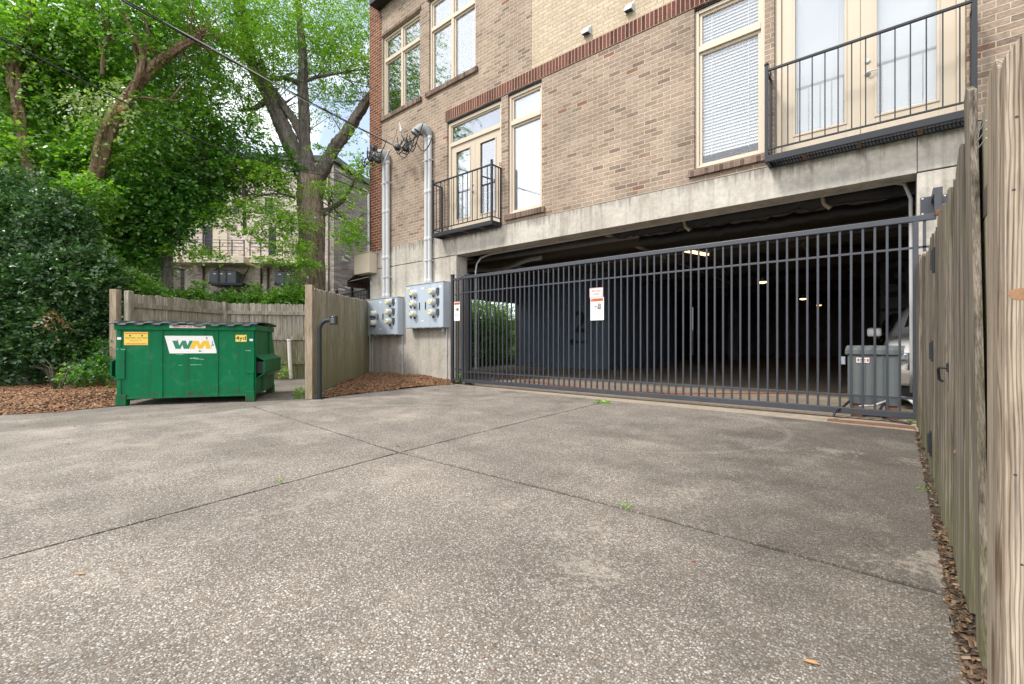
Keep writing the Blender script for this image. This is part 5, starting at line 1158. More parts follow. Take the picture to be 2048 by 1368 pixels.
# townhouse block in a local frame: x to the camera's right, y away
TH_LOC = at(520, 684, 30); TH_LOC.z = 0
H = thing('townhouse_block', TH_LOC, 'pale brick townhouse block with cream balconies behind the big tree', 'building', rz=R(40+4))
def hb(b, name, mat, parent=H, bev=0): return b.build(name, mat, parent, bev=bev, local=True)
def hx(px): return (px-520)/FPX*30
def hz(py): return CAM_H + (684-py)/FPX*30
fb = M['farbrick']
X1 = hx(664)
b = MB(); b.box(-14, X1, 0, .3, 1.5, 12.9); hb(b, 'wall', fb)
b = MB(); b.prism([(X1, 0, 1.5), (X1, .01, 12.9), (X1+2.6, 10.5, 12.9), (X1+2.6, 10.5, 1.5)], (-.3, 0, 0)); hb(b, 'side_wall', M['midbrick'])
b = MB(); b.prism([(-14.2, -.25, 12.9), (X1+.25, -.25, 12.9), (X1+2.9, 10.7, 12.9), (-14.2, 10.7, 12.9)], (0, 0, .35)); hb(b, 'parapet', M['darkgrey'])
def thwin(x0, x1, z0, z1, y=0):
    b = MB(); rect_frame(b, x0, x1, z0, z1, y-.05, y-.002, .09); b.box((x0+x1)/2-.03, (x0+x1)/2+.03, y-.05, y-.002, z0+.09, z1-.09); w_ = hb(b, 'window', M['iron'])
    b = MB(); b.box(x0+.09, x1-.09, y-.03, y-.004, z0+.09, z1-.09); hb(b, 'pane', M['darkpane'], w_)
M['darkpane'] = simple('dark_pane', (.05, .06, .065), .08, var=.1, bump=0, spec=.9)
for (a_, c_, t_, bt) in ((433, 446, 405, 430), (470, 480, 398, 428), (590, 602, 381, 398), (437, 452, 470, 505), (636, 644, 420, 470), (350, 368, 400, 440), (380, 396, 400, 440), (530, 545, 395, 428)): thwin(hx(a_), hx(c_), hz(bt), hz(t_))
for (a_, c_) in ((432, 523), (551, 640), (330, 395)):
    b = MB(); b.box(hx(a_), hx(c_), -.06, -.002, 1.6, hz(582)); g_ = hb(b, 'garage_door', M['darkgrey'])
for (a_, c_, nm) in ((400, 490, 0), (522, 600, 1), (290, 372, 2)):
    xa, xb_ = hx(a_), hx(c_); zt_, zb_ = hz(521), hz(534)
    b = MB(); b.box(xa, xb_+.7, -1.5, -.002, zb_, zt_); p_ = hb(b, 'balcony', M['cream'], bev=.02)
    b = MB()
    for zz in (zt_+1.0, zt_+.35, zt_+.6, zt_+.82): b.tube([(xa, -1.45, zz), (xb_+.7, -1.45, zz)], .02, 6)
    for k in range(6): xx = xa+(xb_+.7-xa)*k/5; b.box(xx-.025, xx+.025, -1.47, -1.42, zt_, zt_+1.0)
    hb(b, 'balcony_railing', M['iron'], p_)
    b = MB(); b.box(xa+1.0, xa+1.9, -.06, -.003, zt_, zt_+2.2); hb(b, 'balcony_door', M['cream'])
    b = MB(); b.box(xa+.5, xa+.95, -.05, -.003, zt_, zt_+2.2); hb(b, 'shutter', M['iron'])
for px in (523, 536, 655, 413): b = MB(); b.tube([(hx(px), -.09, 1.5), (hx(px), -.09, 12.5 if px in (655, 413) else hz(536))], .06, 8); hb(b, 'downpipe', simple('downpipe_brown', (.06, .045, .04), .5))
# AC units on wall shelves
RZ = R(44); Rm = Matrix.Rotation(RZ, 4, 'Z')
def acunit(lx, label, base):
    w_ = TH_LOC + Rm @ Vector((lx, -.55, base))
    t = thing('air_conditioner', w_, label, 'air conditioner', 'air conditioners on wall shelves', RZ)
    b = MB(); b.box(-.36, .36, -.3, .3, 0, .78); b.build('casing', simple('ac_grey', (.10, .115, .125), .5) if 'ac_grey' not in bpy.data.materials else bpy.data.materials['ac_grey'], t, bev=.03, local=True)
    b = MB()
    for i in range(9): b.box(-.32, .32, -.312, -.3, .08+i*.072, .10+i*.072)
    b.build('grille', M['darkgrey'], t, local=True)
    MB().lathe((0,0,.78), (0,0,1), [(0,.30),(.03,.30),(.04,.25)], 20).build('fan_guard', M['black'], t)  if False else MB().lathe((0,0,.78), (0,0,1), [(0,.30),(.03,.30),(.04,.25)], 20).build('fan_guard', M['black'], t, local=True)
    MB().box(-.10, .06, -.318, -.313, .56, .62).build('badge', M['white'], t, local=True)
zsh = hz(570)
names = ['leftmost air conditioner on the shelf under the left balcony', 'middle air conditioner on the shelf under the left balcony', 'right air conditioner on the shelf under the left balcony', 'left air conditioner on the shelf just left of the big trunk', 'air conditioner nearest the big trunk on the right shelf']
for px, nm in zip((448, 461, 476, 570, 586), names): acunit(hx(px), nm, zsh)
for (a_, c_, lb) in ((437, 500, 'black metal shelf carrying three air conditioners under the left balcony'), (560, 596, 'black metal shelf carrying two air conditioners left of the big trunk')):
    w_ = TH_LOC + Rm @ Vector(((hx(a_)+hx(c_))/2, 0, zsh)); t = thing('equipment_shelf', w_, lb, 'shelf', 'wall shelves for air conditioners', RZ); hw = (hx(c_)-hx(a_))/2
    MB().box(-hw, hw, -1.0, -.01, -.14, -.004).build('tray', M['iron'], t, local=True)
    b = MB(); 
    for s in (-1, 1): b.tube([(s*hw*.95, -.03, 1.1), (s*hw*.95, -.98, -.05)], .03, 6)
    b.build('brace', M['iron'], t, local=True)
# low dark brick garden wall
T13 = thing('brick_wall', TH_LOC + Rm @ Vector((-4.5, -4, 0)), 'low dark brick wall behind the vines left of the townhouse balconies', 'wall', rz=RZ)
b = MB(); b.prism([(-4.5, -.3, 1), (2.2, -.3, 1), (2.2, -.3, 5.05), (-4.5, -.3, 5.75)], (0, .35, 0)); b.build('wall_body', M['darkbrick'], T13, local=True)
b = MB(); b.prism([(-4.5, -.36, 5.752), (2.25, -.36, 5.052), (2.25, -.36, 5.16), (-4.5, -.36, 5.86)], (0, .47, 0)); b.build('coping', M['darkbrick'], T13, local=True)
# ================================================================ VEGETATION
def limb_curve(pts, n=14, wob_=.04, rng=random):
    """Catmull-Rom through points with a little wander"""
    P = [Vector(p) for p in pts]; P = [P[0]*2-P[1]] + P + [P[-1]*2-P[-2]]; out_ = []
    for i in range(1, len(P)-2):
        for k in range(n):
            t = k/n; a, b_, c, d = P[i-1], P[i], P[i+1], P[i+2]
            q = .5*((2*b_)+(-a+c)*t+(2*a-5*b_+4*c-d)*t*t+(-a+3*b_-3*c+d)*t**3)
            out_.append(q + Vector([rng.uniform(-1,1)*wob_ for _ in range(3)])*.35)
    out_.append(P[-2]); return out_
def limb(mb, pts, r0, r1, seg=12, rng=random, wob_=.04, lump=.08, n=14):
    c = limb_curve(pts, n, wob_*r0*4, rng); m = len(c)
    rs = [(r0+(r1-r0)*i/(m-1))*(1+rng.uniform(-lump, lump)*.6) for i in range(m)]
    if r0 < .10: mb.tube(c, rs, seg); return c
    seg = 26; up = Vector((.3, 1, .1)).normalized(); vs = []; p1, p2 = rng.uniform(0, 6), rng.uniform(0, 6)   # furrowed section
    for i, p in enumerate(c):
        t = (c[min(i+1, m-1)] - c[max(i-1, 0)]).normalized(); a = t.cross(up).normalized(); b_ = a.cross(t)
        for k in range(seg):
            an = 2*math.pi*k/seg; q = rs[i]*(1 + lump*1.1*math.sin(an*4+p1+i*.10) + lump*.8*math.sin(an*7+p2-i*.17) + rng.uniform(-.02, .02))
            vs.append(p + (a*math.cos(an) + b_*math.sin(an))*q)
    mb.add(vs, [(i*seg+k, i*seg+(k+1) % seg, (i+1)*seg+(k+1) % seg, (i+1)*seg+k) for i in range(m-1) for k in range(seg)], True)
    mb.add(vs[-seg:], [tuple(range(seg))]); return c
def leaves(name, mat, clumps, parent, seed, leaf=(.075, .032), per=9, spray=.34, droop=.25, flat=.5, gap=.35, freq=1.3, fold=.25):
    """clumps: (centre, (rx, ry, rz), number of sprays). Each spray is a twig carrying 'per' leaves."""
    rng = np.random.default_rng(seed); cen = []; outd = []; clumps = [(c, r, int(n*1.12)) for c, r, n in clumps]
    for c, r, n in clumps:
        r = np.array(r); c = np.array(c); k = 0
        ph = rng.uniform(0, 6, 6)
        while k < n:
            m = (n-k)*3 + 20
            d = rng.normal(size=(m, 3)); d /= np.linalg.norm(d, axis=1)[:, None]
            p = d * (rng.uniform(0, 1, m)**.45)[:, None] * r + c
            f = np.sin(p[:, 0]*freq*1.7+ph[0]+np.sin(p[:, 1]*freq*2.1)) * np.sin(p[:, 2]*freq*2.3+ph[1]+np.sin(p[:, 0]*freq*1.9)) * np.sin(p[:, 1]*freq*1.9+ph[2])
            keep = (f + rng.uniform(-.5, .5, m)) > (gap-.5)
            p = p[keep][:n-k]; cen.append(p); outd.append(((p-c)/r)); k += len(p)
    cen = np.concatenate(cen); od = np.concatenate(outd); n = len(cen)
    od /= np.linalg.norm(od, axis=1)[:, None] + 1e-6
    ax = od + rng.normal(size=(n, 3))*.7; ax[:, 2] = ax[:, 2]*(1-flat) - droop*rng.uniform(.2, 1.2, n); ax /= np.linalg.norm(ax, axis=1)[:, None]
    up = np.tile([0., 0, 1], (n, 1)) + rng.normal(size=(n, 3))*.35
    side = np.cross(ax, up); side /= np.linalg.norm(side, axis=1)[:, None]; nrm = np.cross(side, ax)
    V = []
    for j in range(per):
        t = (j+.6)/per; s = 1 if j % 2 else -1
        base = cen + ax*(t*spray*rng.uniform(.8, 1.2, n))[:, None] - nrm*(t*t*spray*.25)[..., None] if False else cen + ax*(t*spray*rng.uniform(.8, 1.2, n))[:, None]
        base[:, 2] -= (t*t*spray*droop)
        ld = ax*.55 + side*s*(1.0 if j < per-1 else .1) + rng.normal(size=(n, 3))*.28; ld[:, 2] -= droop*.8*rng.uniform(0, 1, n); ld /= np.linalg.norm(ld, axis=1)[:, None]
        ln_ = nrm + rng.normal(size=(n, 3))*.45; sd = np.cross(ld, ln_); sd /= np.linalg.norm(sd, axis=1)[:, None]; nn = np.cross(sd, ld)
        q_ = rng.uniform(.5, 1.15, n); L_ = (leaf[0]*q_)[:, None]; Wd = (leaf[1]*q_*rng.uniform(.8, 1.2, n))[:, None]
        mid = base + ld*L_*.45
        V.append(np.stack([base, mid + sd*Wd + nn*Wd*fold, base + ld*L_, mid - sd*Wd + nn*Wd*fold], 1))
    V = np.concatenate(V).reshape(-1, 3); q = np.arange(len(V)).reshape(-1, 4)
    F = np.concatenate([q[:, [0, 1, 2]], q[:, [0, 2, 3]]]); 
    F = F.reshape(2, -1, 3).transpose(1, 0, 2).reshape(-1, 3)
    o = np_mesh(name, V, F, mat, parent)
    return o, cen
def twigs(mb, curves, n, rng, ln=(.5, 1.4), r=.018):
    for _ in range(n):
        c = rng.choice(curves); i = rng.randint(len(c)//3, len(c)-2); a = c[i]
        d = Vector((rng.uniform(-1,1), rng.uniform(-1,1), rng.uniform(-.2,.9))).normalized(); l = rng.uniform(*ln)
        m = a + d*l*.5 + Vector((0,0,rng.uniform(-.05,.15))); e = a + d*l + Vector((rng.uniform(-.2,.2), rng.uniform(-.2,.2), rng.uniform(-.1,.2)))
        mb.tube([a, m, e], [r*rng.uniform(.6,1.2), r*.6, r*.2], 5, cap=False)
def cl(px, py, d, rpx, n, ry=None, depth=None):
    c = at(px, py, d); r = rpx/FPX*d; return (tuple(c), (r, r if depth is None else depth, (ry/FPX*d) if ry else r*.85), n)
# ---- the big hackberry behind the fence
rg = random.Random(21)
base = at(622, 640, 14.0); base.z = 0
TR = thing('shade_tree', base, 'largest tree, thick furrowed grey trunk forking into three limbs behind the wood fence', 'tree')
tb = MB(); seg = 28; zs = [-.3, .3, .9, 1.8, 2.8, 3.8, 4.7, 5.4, 5.9, 6.3]
def atr(px, py, d=14.0): return at(px, py, d)
tr_path = [Vector((base.x+.03, base.y, -.3)), Vector((base.x, base.y, .4)), atr(620, 600), atr(622, 520), atr(624, 450), atr(622, 395), atr(622, 352)]
c = limb_curve(tr_path, 10, .02, rg); m = len(c); vs = []
for i, p in enumerate(c):
    t = i/(m-1); r = .425*(1-.18*t) + (.30*max(0, .25-t)/.25) + (.08 if t > .85 else 0)*(t-.85)*6
    for k in range(seg):
        a = 2*math.pi*k/seg; rr_ = r*(1+.055*math.sin(a*5+p.z*1.1)+.05*math.sin(a*9-p.z*2.3)+.03*math.sin(a*3+p.z*4))
        vs.append(p + Vector((math.cos(a)*rr_, math.sin(a)*rr_, 0)))
tb.add(vs, [(i*seg+k, i*seg+(k+1) % seg, (i+1)*seg+(k+1) % seg, (i+1)*seg+k) for i in range(m-1) for k in range(seg)], True)
tb.build('trunk', M['bark_old'], TR)
lb = MB(); cs_ = []
cs_.append(limb(lb, [atr(622, 375), atr(597, 325), atr(570, 262), atr(540, 195), atr(508, 140), atr(487, 60, 13.6), atr(470, -30, 13.2), atr(450, -130, 13)], .27, .09, 16, rg))
cs_.append(limb(lb, [atr(625, 370), atr(617, 320), atr(600, 262), atr(570, 215), atr(535, 165), atr(520, 120)], .17, .08, 12, rg))
cs_.append(limb(lb, [atr(622, 372), atr(612, 320), atr(608, 240), atr(606, 180), atr(606, 120), atr(600, 40, 14.4), atr(590, -60, 14.6), atr(585, -160, 15)], .20, .06, 14, rg))
cs_.append(limb(lb, [atr(630, 372), atr(650, 330), atr(672, 292), atr(700, 255), atr(728, 210), atr(760, 160, 13.8), atr(790, 90, 14.5), atr(800, 20, 15)], .22, .07, 14, rg))
cs_.append(limb(lb, [atr(606, 175), atr(585, 160), atr(562, 155), atr(540, 160)], .09, .04, 8, rg))
cs_.append(limb(lb, [atr(607, 165), atr(630, 155), atr(670, 148), atr(710, 140)], .06, .025, 8, rg))
cs_.append(limb(lb, [atr(540, 195), atr(512, 215), atr(480, 222)], .10, .03, 8, rg))
cs_.append(limb(lb, [atr(512, 140), atr(470, 95), atr(440, 70), atr(400, 50)], .10, .04, 8, rg))
cs_.append(limb(lb, [atr(508, 140), atr(495, 60), atr(478, -20)], .13, .06, 8, rg))
cs_.append(limb(lb, [atr(640, 432), atr(660, 418, 13.9), atr(690, 395, 13.6), atr(725, 330, 13.2)], .10, .03, 8, rg))
cs_.append(limb(lb, [atr(640, 350), atr(655, 400), atr(690, 440), atr(720, 470)], .04, .012, 6, rg))
cs_.append(limb(lb, [atr(600, 400), atr(560, 388, 13.4), atr(505, 395, 13), atr(470, 420, 12.8)], .04, .012, 6, rg))
twigs(lb, cs_, 130, rg, (.5, 1.6), .022)
lb.build('limbs', M['bark_grey'], TR)
CL = [cl(420, 30, 13, 110, 640), cl(500, 120, 13.2, 70, 430), cl(560, 60, 14.5, 100, 480), cl(640, 60, 14.8, 85, 300), cl(700, 90, 14.5, 70, 330, 95), cl(640, 130, 15, 75, 300), cl(690, 10, 14.5, 80, 400), cl(590, -60, 14.5, 150, 700), cl(450, -80, 13, 150, 700),
      cl(440, 190, 13.6, 65, 300), cl(400, 120, 13.2, 70, 360), cl(530, 235, 14.8, 50, 170), cl(690, 150, 14.6, 55, 150), cl(655, 215, 15, 40, 60), cl(580, 250, 15.2, 40, 60), cl(720, 130, 14, 30, 90),
      cl(718, 300, 13.0, 16, 34, 45), cl(700, 375, 13.2, 30, 60, 36), cl(725, 330, 13, 20, 50)]
leaves('crown', M['leaf_bright'], CL, TR, 31, leaf=(.085, .026), per=10, spray=.42, droop=.22, flat=.6, gap=.42)
CL2 = [cl(545, 425, 12.8, 50, 130, 26), cl(585, 440, 12.6, 40, 90, 20), cl(530, 462, 12.6, 40, 70, 16), cl(470, 415, 12.8, 34, 60, 16), cl(575, 490, 12.4, 34, 70, 14), cl(600, 525, 12.4, 26, 60, 9), cl(440, 440, 12.6, 34, 45, 9), cl(375, 500, 12.4, 40, 55, 12), cl(420, 512, 12.4, 24, 22, 6), cl(650, 375, 13.1, 22, 40, 10), cl(530, 365, 13, 50, 150, 34), cl(700, 450, 12.8, 22, 80, 40), cl(706, 480, 12.8, 14, 40, 22), cl(490, 345, 13, 40, 90, 20), cl(655, 300, 13.2, 16, 16, 6), cl(540, 520, 12.4, 22, 30, 6)]
leaves('low_foliage', M['leaf_bright'], CL2, TR, 32, leaf=(.095, .030), per=10, spray=.40, droop=.12, flat=.8, gap=.40)
# ---- leaning brown tree
rg = random.Random(22)
b0 = at(130, 640, 11.5); b0.z = 0
T = thing('leaning_tree', b0, 'leaning tree with twisted brown trunk and a cut stump, pale wilted leaves hanging from it', 'tree')
lb = MB(); A = lambda px, py, d=11.0: at(px, py, d)
c1 = limb(lb, [Vector((b0.x, b0.y, -.1)), A(115, 520, 11.5), A(125, 430, 11.4), A(165, 385, 11.3), A(193, 348), A(204, 305), A(222, 250), A(240, 215)], .14, .155, 18, rg, lump=.12)
c2 = limb(lb, [A(240, 222), A(262, 185), A(290, 150), A(325, 118), A(355, 98), A(395, 75), A(410, 62)], .135, .055, 14, rg, lump=.10)
for k, w_ in enumerate(([A(255, 195), A(278, 150, 10.9), A(285, 110, 10.9), A(268, 70, 10.9), A(250, 30), A(232, -10), A(215, -50)], [A(262, 190, 10.85), A(282, 140, 10.8), A(292, 100), A(296, 60), A(285, 30)], [A(252, 200), A(276, 142), A(270, 100), A(265, 60)])):
    limb(lb, w_, .075-.012*k, .03, 9, rg, lump=.12)
c3 = limb(lb, [A(205, 150), A(208, 100), A(215, 80), A(230, 70)], .05, .035, 8, rg); 
c4 = limb(lb, [A(262, 197), A(290, 195), A(335, 200), A(360, 175), A(378, 155)], .035, .012, 7, rg)
c5 = limb(lb, [A(335, 200), A(355, 200), A(375, 190)], .02, .008, 6, rg)
c6 = limb(lb, [A(355, 98), A(375, 80, 11.3), A(420, 100, 11.5)], .07, .03, 8, rg)
for k in range(7):   # sinewy strands on the trunk
    o_ = Vector((rg.uniform(-.12,.12), rg.uniform(-.15,.02), 0)); limb(lb, [A(200, 340)+o_*.8, A(206, 300)+o_, A(224, 250)+o_*.9, A(246, 208)+o_*.6, A(270, 172)+o_*.3], .055, .04, 7, rg, lump=.15)
twigs(lb, [c2, c6, c3], 45, rg, (.4, 1.4), .018); lb.build('trunk', M['bark_brown'], T)
b = MB(); q = A(240, 216, 10.75); b.lathe(q, (-.25, -.8, .55), [(-.1,.10),(0,.11),(.004,.09)], 14); b.build('cut_stump', simple('fresh_cut_wood', (.42, .17, .08), .8), T)
CM = [cl(300, 60, 11.6, 110, 700), cl(360, 150, 12, 80, 330), cl(180, 60, 11.8, 110, 560), cl(330, 240, 12, 90, 480), cl(380, 230, 12.3, 60, 220), cl(270, 300, 11.9, 85, 520), cl(140, 180, 12, 110, 750), cl(300, -50, 11.6, 160, 600), cl(200, 160, 12.4, 90, 420), cl(80, 90, 11.6, 90, 650), cl(240, 20, 12, 90, 480)]
CM += [cl(150, 400, 10.5, 45, 260, 35), cl(185, 375, 10.6, 26, 90, 14)]
leaves('crown', M['leaf_mid'], CM, T, 33, leaf=(.11, .040), per=7, spray=.42, droop=.30, flat=.5, gap=.42)
CP = [cl(165, 190, 10.5, 18, 10, 12), cl(190, 215, 10.5, 10, 9, 18), cl(225, 165, 10.5, 22, 8, 8), cl(250, 200, 10.5, 22, 10, 9), cl(200, 180, 10.5, 12, 6, 10), cl(272, 222, 10.45, 10, 4, 6), cl(156, 200, 10.5, 7, 5, 12)]
leaves('wilted_foliage', M['leaf_pale'], CP, T, 34, leaf=(.10, .028), per=11, spray=.42, droop=.9, flat=.5, gap=.1)
# ---- left tree
rg = random.Random(23); b0 = at(60, 640, 11.0); b0.z = 0
T = thing('twisted_tree', b0, 'far left tree with a slim twisted brown stem among bright green leaves', 'tree')
lb = MB(); c1 = limb(lb, [Vector((b0.x, b0.y, -.1)), A(66, 400), A(48, 285), A(42, 240), A(33, 200), A(25, 150), A(40, 90), A(60, 20), A(70, -60)], .13, .07, 12, rg, lump=.13); c2 = limb(lb, [A(33, 200), A(38, 160), A(30, 120)], .07, .04, 9, rg)
twigs(lb, [c1, c2], 30, rg, (.4, 1.4), .018); lb.build('trunk', M['bark_brown'], T)
CM = [cl(40, 130, 11.8, 80, 560), cl(-20, 110, 11.4, 55, 200), cl(60, 230, 11.8, 85, 600), cl(-10, 260, 11.6, 70, 420), cl(120, 90, 11.8, 80, 520), cl(90, 320, 11.6, 75, 500), cl(75, 40, 12, 55, 120), cl(-60, -20, 11, 80, 200), cl(180, 330, 11.8, 60, 360)]
leaves('crown', M['leaf_mid'], CM, T, 35, leaf=(.12, .042), per=7, spray=.45, droop=.35, flat=.45, gap=.40)
# ---- dense deep green maple in the middle
rg = random.Random(24); b0 = at(330, 640, 12.6); b0.z = 0
T = thing('dense_tree', b0, 'dense deep green tree with dark foliage above the rear enclosure fence', 'tree')
lb = MB(); B2 = lambda px, py, d=12.6: at(px, py, d)
c1 = limb(lb, [Vector((b0.x, b0.y, -.1)), B2(335, 520), B2(318, 455), B2(305, 400), B2(300, 320)], .15, .07, 10, rg); c2 = limb(lb, [B2(318, 455), B2(360, 400), B2(420, 360), B2(470, 330)], .08, .03, 8, rg); c3 = limb(lb, [B2(310, 430), B2(260, 380), B2(220, 340)], .07, .03, 8, rg)
c4 = limb(lb, [B2(490, 470, 12.9), B2(488, 400, 12.9), B2(485, 350, 12.9), B2(465, 300, 12.9), B2(430, 298, 12.9)], .05, .02, 7, rg); c5 = limb(lb, [B2(486, 360, 12.9), B2(520, 345, 12.9), B2(550, 325, 12.9)], .03, .01, 6, rg)
twigs(lb, [c1, c2, c3], 40, rg, (.4, 1.2), .016); lb.build('trunk', M['bark_grey'], T)
CM = [cl(300, 400, 12.4, 85, 950), cl(230, 360, 12.4, 80, 700), cl(370, 380, 12.7, 66, 520), cl(435, 340, 12.9, 55, 300, 40), cl(300, 450, 12.4, 55, 380, 45), cl(235, 460, 12.2, 68, 600), cl(400, 300, 13, 65, 330), cl(170, 420, 12.2, 75, 600), cl(245, 515, 11.9, 40, 230, 26), cl(375, 415, 12.6, 40, 130, 16), cl(505, 320, 13.3, 45, 150), cl(470, 270, 13.4, 50, 160), cl(560, 330, 13.6, 38, 110)]
leaves('crown', M['leaf_deep'], CM, T, 36, leaf=(.12, .044), per=8, spray=.42, droop=.32, flat=.5, gap=.28)
# ---- big glossy dark evergreen at the left
rg = random.Random(25); b0 = at(70, 760, 9.6); b0.z = 0
T = thing('evergreen_shrub', b0, 'huge glossy dark evergreen shrub at the left edge above the bark mulch', 'shrub')
lb = MB(); cc = []
for k in range(6): cc.append(limb(lb, [b0+Vector((rg.uniform(-.3,.3), rg.uniform(-.3,.3), -.1)), b0+Vector((rg.uniform(-.8,.8), rg.uniform(-.8,.8), 1.2)), b0+Vector((rg.uniform(-1.4,1.4), rg.uniform(-1.2,1.2), 2.6))], .07, .03, 7, rg))
twigs(lb, cc, 40, rg, (.4, 1.0), .014); lb.build('trunk', M['bark_grey'], T)
CM = [cl(60, 470, 9.4, 95, 1500), cl(140, 560, 9.2, 75, 1150), cl(20, 600, 9.0, 90, 1400), cl(110, 660, 9.0, 72, 950, 60), cl(20, 710, 8.8, 80, 950, 50), cl(-30, 450, 9.4, 90, 800), cl(110, 430, 9.8, 60, 500), cl(180, 640, 9.3, 48, 430, 60), cl(190, 540, 9.6, 40, 350), cl(-60, 640, 8.8, 90, 700), cl(40, 390, 9.8, 60, 420)]
leaves('crown', M['leaf_dark'], CM, T, 37, leaf=(.085, .026), per=8, spray=.20, droop=.05, flat=.1, gap=.22, freq=1.8)
leaves('dead_spray', M['leaf_dead'], [cl(106, 632, 8.1, 6, 12, 16)], T, 38, leaf=(.075, .02), per=8, spray=.2, droop=.8, gap=.0)
# ---- background mass of trees so that the gaps show more foliage low down
def back_tree(px, d, top_py, rpx, n, label, mat, seed, pys, name='background_tree', grp='trees behind the enclosure'):
    rg_ = random.Random(seed); b0_ = at(px, 640, d); b0_.z = ground_h(b0_.x, b0_.y); t = thing(name, b0_, label, 'tree', grp)
    lb_ = MB(); cc_ = [limb(lb_, [b0_, at(px+rg_.uniform(-20,20), pys[0], d), at(px+rg_.uniform(-40,40), top_py+40, d)], .18, .05, 9, rg_)]
    twigs(lb_, cc_, 20, rg_, (.8, 2.2), .03); lb_.build('trunk', M['bark_grey'], t)
    leaves('crown', mat, [cl(px+rg_.uniform(-30,30), py, d+rg_.uniform(-.8,.8), rpx, n, rpx*.7) for py in pys], t, seed, leaf=(.15, .06), per=8, spray=.5, droop=.3, flat=.4, gap=.25)
back_tree(40, 15.5, 80, 120, 620, 'background tree farthest left behind the twisted stem', M['leaf_mid'], 41, (520, 400, 280, 160))
back_tree(190, 15.8, 0, 115, 620, 'background tree behind the leaning brown trunk', M['leaf_mid'], 42, (530, 420, 300, 190))
back_tree(330, 16.5, 60, 85, 420, 'background tree behind the dense deep green crown', M['leaf_deep'], 43, (340, 250))
back_tree(-120, 14.0, 80, 130, 500, 'background tree just outside the left edge', M['leaf_mid'], 44, (560, 420, 280))
# ---- shrubs and vines over the back fence, in front of the townhouses
def shrub(name, label, blobs, mat, seed, leaf=(.07, .03), per=8, spray=.22, cat='shrub', gap=.2, grp=None, droop=.1, stem=True):
    c0 = Vector(blobs[0][0]); z0 = ground_h(c0.x, c0.y)+.0; t = thing(name, (c0.x, c0.y, max(z0, 0)), label, cat, grp)
    if stem:
        rg_ = random.Random(seed); s = MB()
        for k in range(5): e = c0 + Vector((rg_.uniform(-.4,.4), rg_.uniform(-.4,.4), rg_.uniform(0,.3))); s.tube([Vector((c0.x, c0.y, max(z0, 0))), c0.lerp(e, .5), e], [.02, .012, .006], 5)
        s.build('stem', M['bark_grey'], t)
    leaves('foliage', mat, blobs, t, seed, leaf=leaf, per=per, spray=spray, droop=droop, flat=.2, gap=gap)
shrub('vine_mass', 'green vines spilling behind the left end of the rear fence', [cl(265, 575, 10.6, 36, 420, 26), cl(300, 592, 11.2, 30, 260, 16), cl(240, 600, 10.4, 24, 200)], M['leaf_mid'], 51, grp='vines behind the rear fence')
shrub('vine_mass', 'green vines behind the rear fence left of the townhouse garage door', [cl(350, 600, 12.4, 36, 260, 14), cl(392, 598, 12.6, 24, 180, 14), cl(398, 580, 12.8, 12, 60, 18)], M['leaf_mid'], 52, grp='vines behind the rear fence')
shrub('vine_mass', 'rounded green vine clump behind the rear fence in front of the garage door', [cl(492, 597, 12.8, 30, 260, 14), cl(497, 583, 12.9, 15, 80, 12), cl(455, 600, 12.6, 22, 150, 12)], M['leaf_mid'], 53, grp='vines behind the rear fence')
shrub('vine_mass', 'green vine clump behind the rear fence at the foot of the big trunk', [cl(575, 597, 12.6, 32, 340, 14), cl(600, 590, 12.8, 22, 170, 16), cl(548, 602, 12.4, 20, 130, 9)], M['leaf_mid'], 54, grp='vines behind the rear fence')
shrub('young_sapling', 'yellow green sapling left of the big trunk above the rear fence', [cl(588, 572, 13.0, 18, 80, 26)], M['leaf_bright'], 55, leaf=(.08, .02))
shrub('hedge_clump', 'bright green leafy bush between the dark evergreen shrub and the enclosure post', [cl(170, 520, 10.4, 48, 420, 36), cl(205, 570, 10.4, 34, 330, 40), cl(160, 480, 10.8, 40, 260, 26), cl(205, 640, 10.0, 22, 150, 40)], M['leaf_mid'], 56, leaf=(.09, .035))
shrub('ground_plant', 'low leafy plants on the mulch beside the left enclosure post', [cl(190, 735, 8.8, 32, 110, 14), cl(165, 750, 8.4, 26, 60, 9), cl(215, 700, 9.0, 14, 60, 20), cl(150, 700, 9.0, 26, 100, 26)], M['leaf_deep'], 57, leaf=(.07, .028), stem=False, cat='plant')
shrub('fern_sprig', 'single upright bright green sprig on the mulch left of the dumpster', [cl(116, 745, 8.2, 4, 16, 20)], M['leaf_bright'], 58, leaf=(.05, .012), spray=.10, cat='plant')
shrub('weed', 'small bright weed at the foot of the keypad enclosure post', [cl(603, 788, 7.75, 9, 30, 7)], M['leaf_bright'], 59, leaf=(.045, .012), spray=.10, cat='weed', stem=False)
shrub('weed', 'flat weed growing in the joint in front of the middle of the gate', [cl(1206, 806, 7.10, 14, 34, 2)], M['leaf_bright'], 60, leaf=(.03, .008), spray=.07, cat='weed', stem=False)
shrub('weed', 'weed growing beside the gate guide post at the wall corner', [cl(925, 757, 10.3, 12, 40, 8)], M['leaf_mid'], 61, leaf=(.05, .018), spray=.10, cat='weed', stem=False)
shrub('weed', 'small green weed under the right end of the gate by the operator legs', [cl(1827, 845, 5.3, 9, 14, 8)], M['leaf_bright'], 62, leaf=(.035, .014), spray=.06, cat='weed', stem=False)
shrub('weed', 'tiny tuft in the long joint right of the joint crossing', [cl(1250, 1014, 2.62, 9, 5, 6)], M['leaf_bright'], 63, leaf=(.018, .003), spray=.025, cat='weed', stem=False)
shrub('weed', 'tiny tuft in the front joint below the dumpster', [cl(556, 965, 3.08, 8, 8, 3)], M['leaf_bright'], 64, leaf=(.018, .004), spray=.02, cat='weed', stem=False)
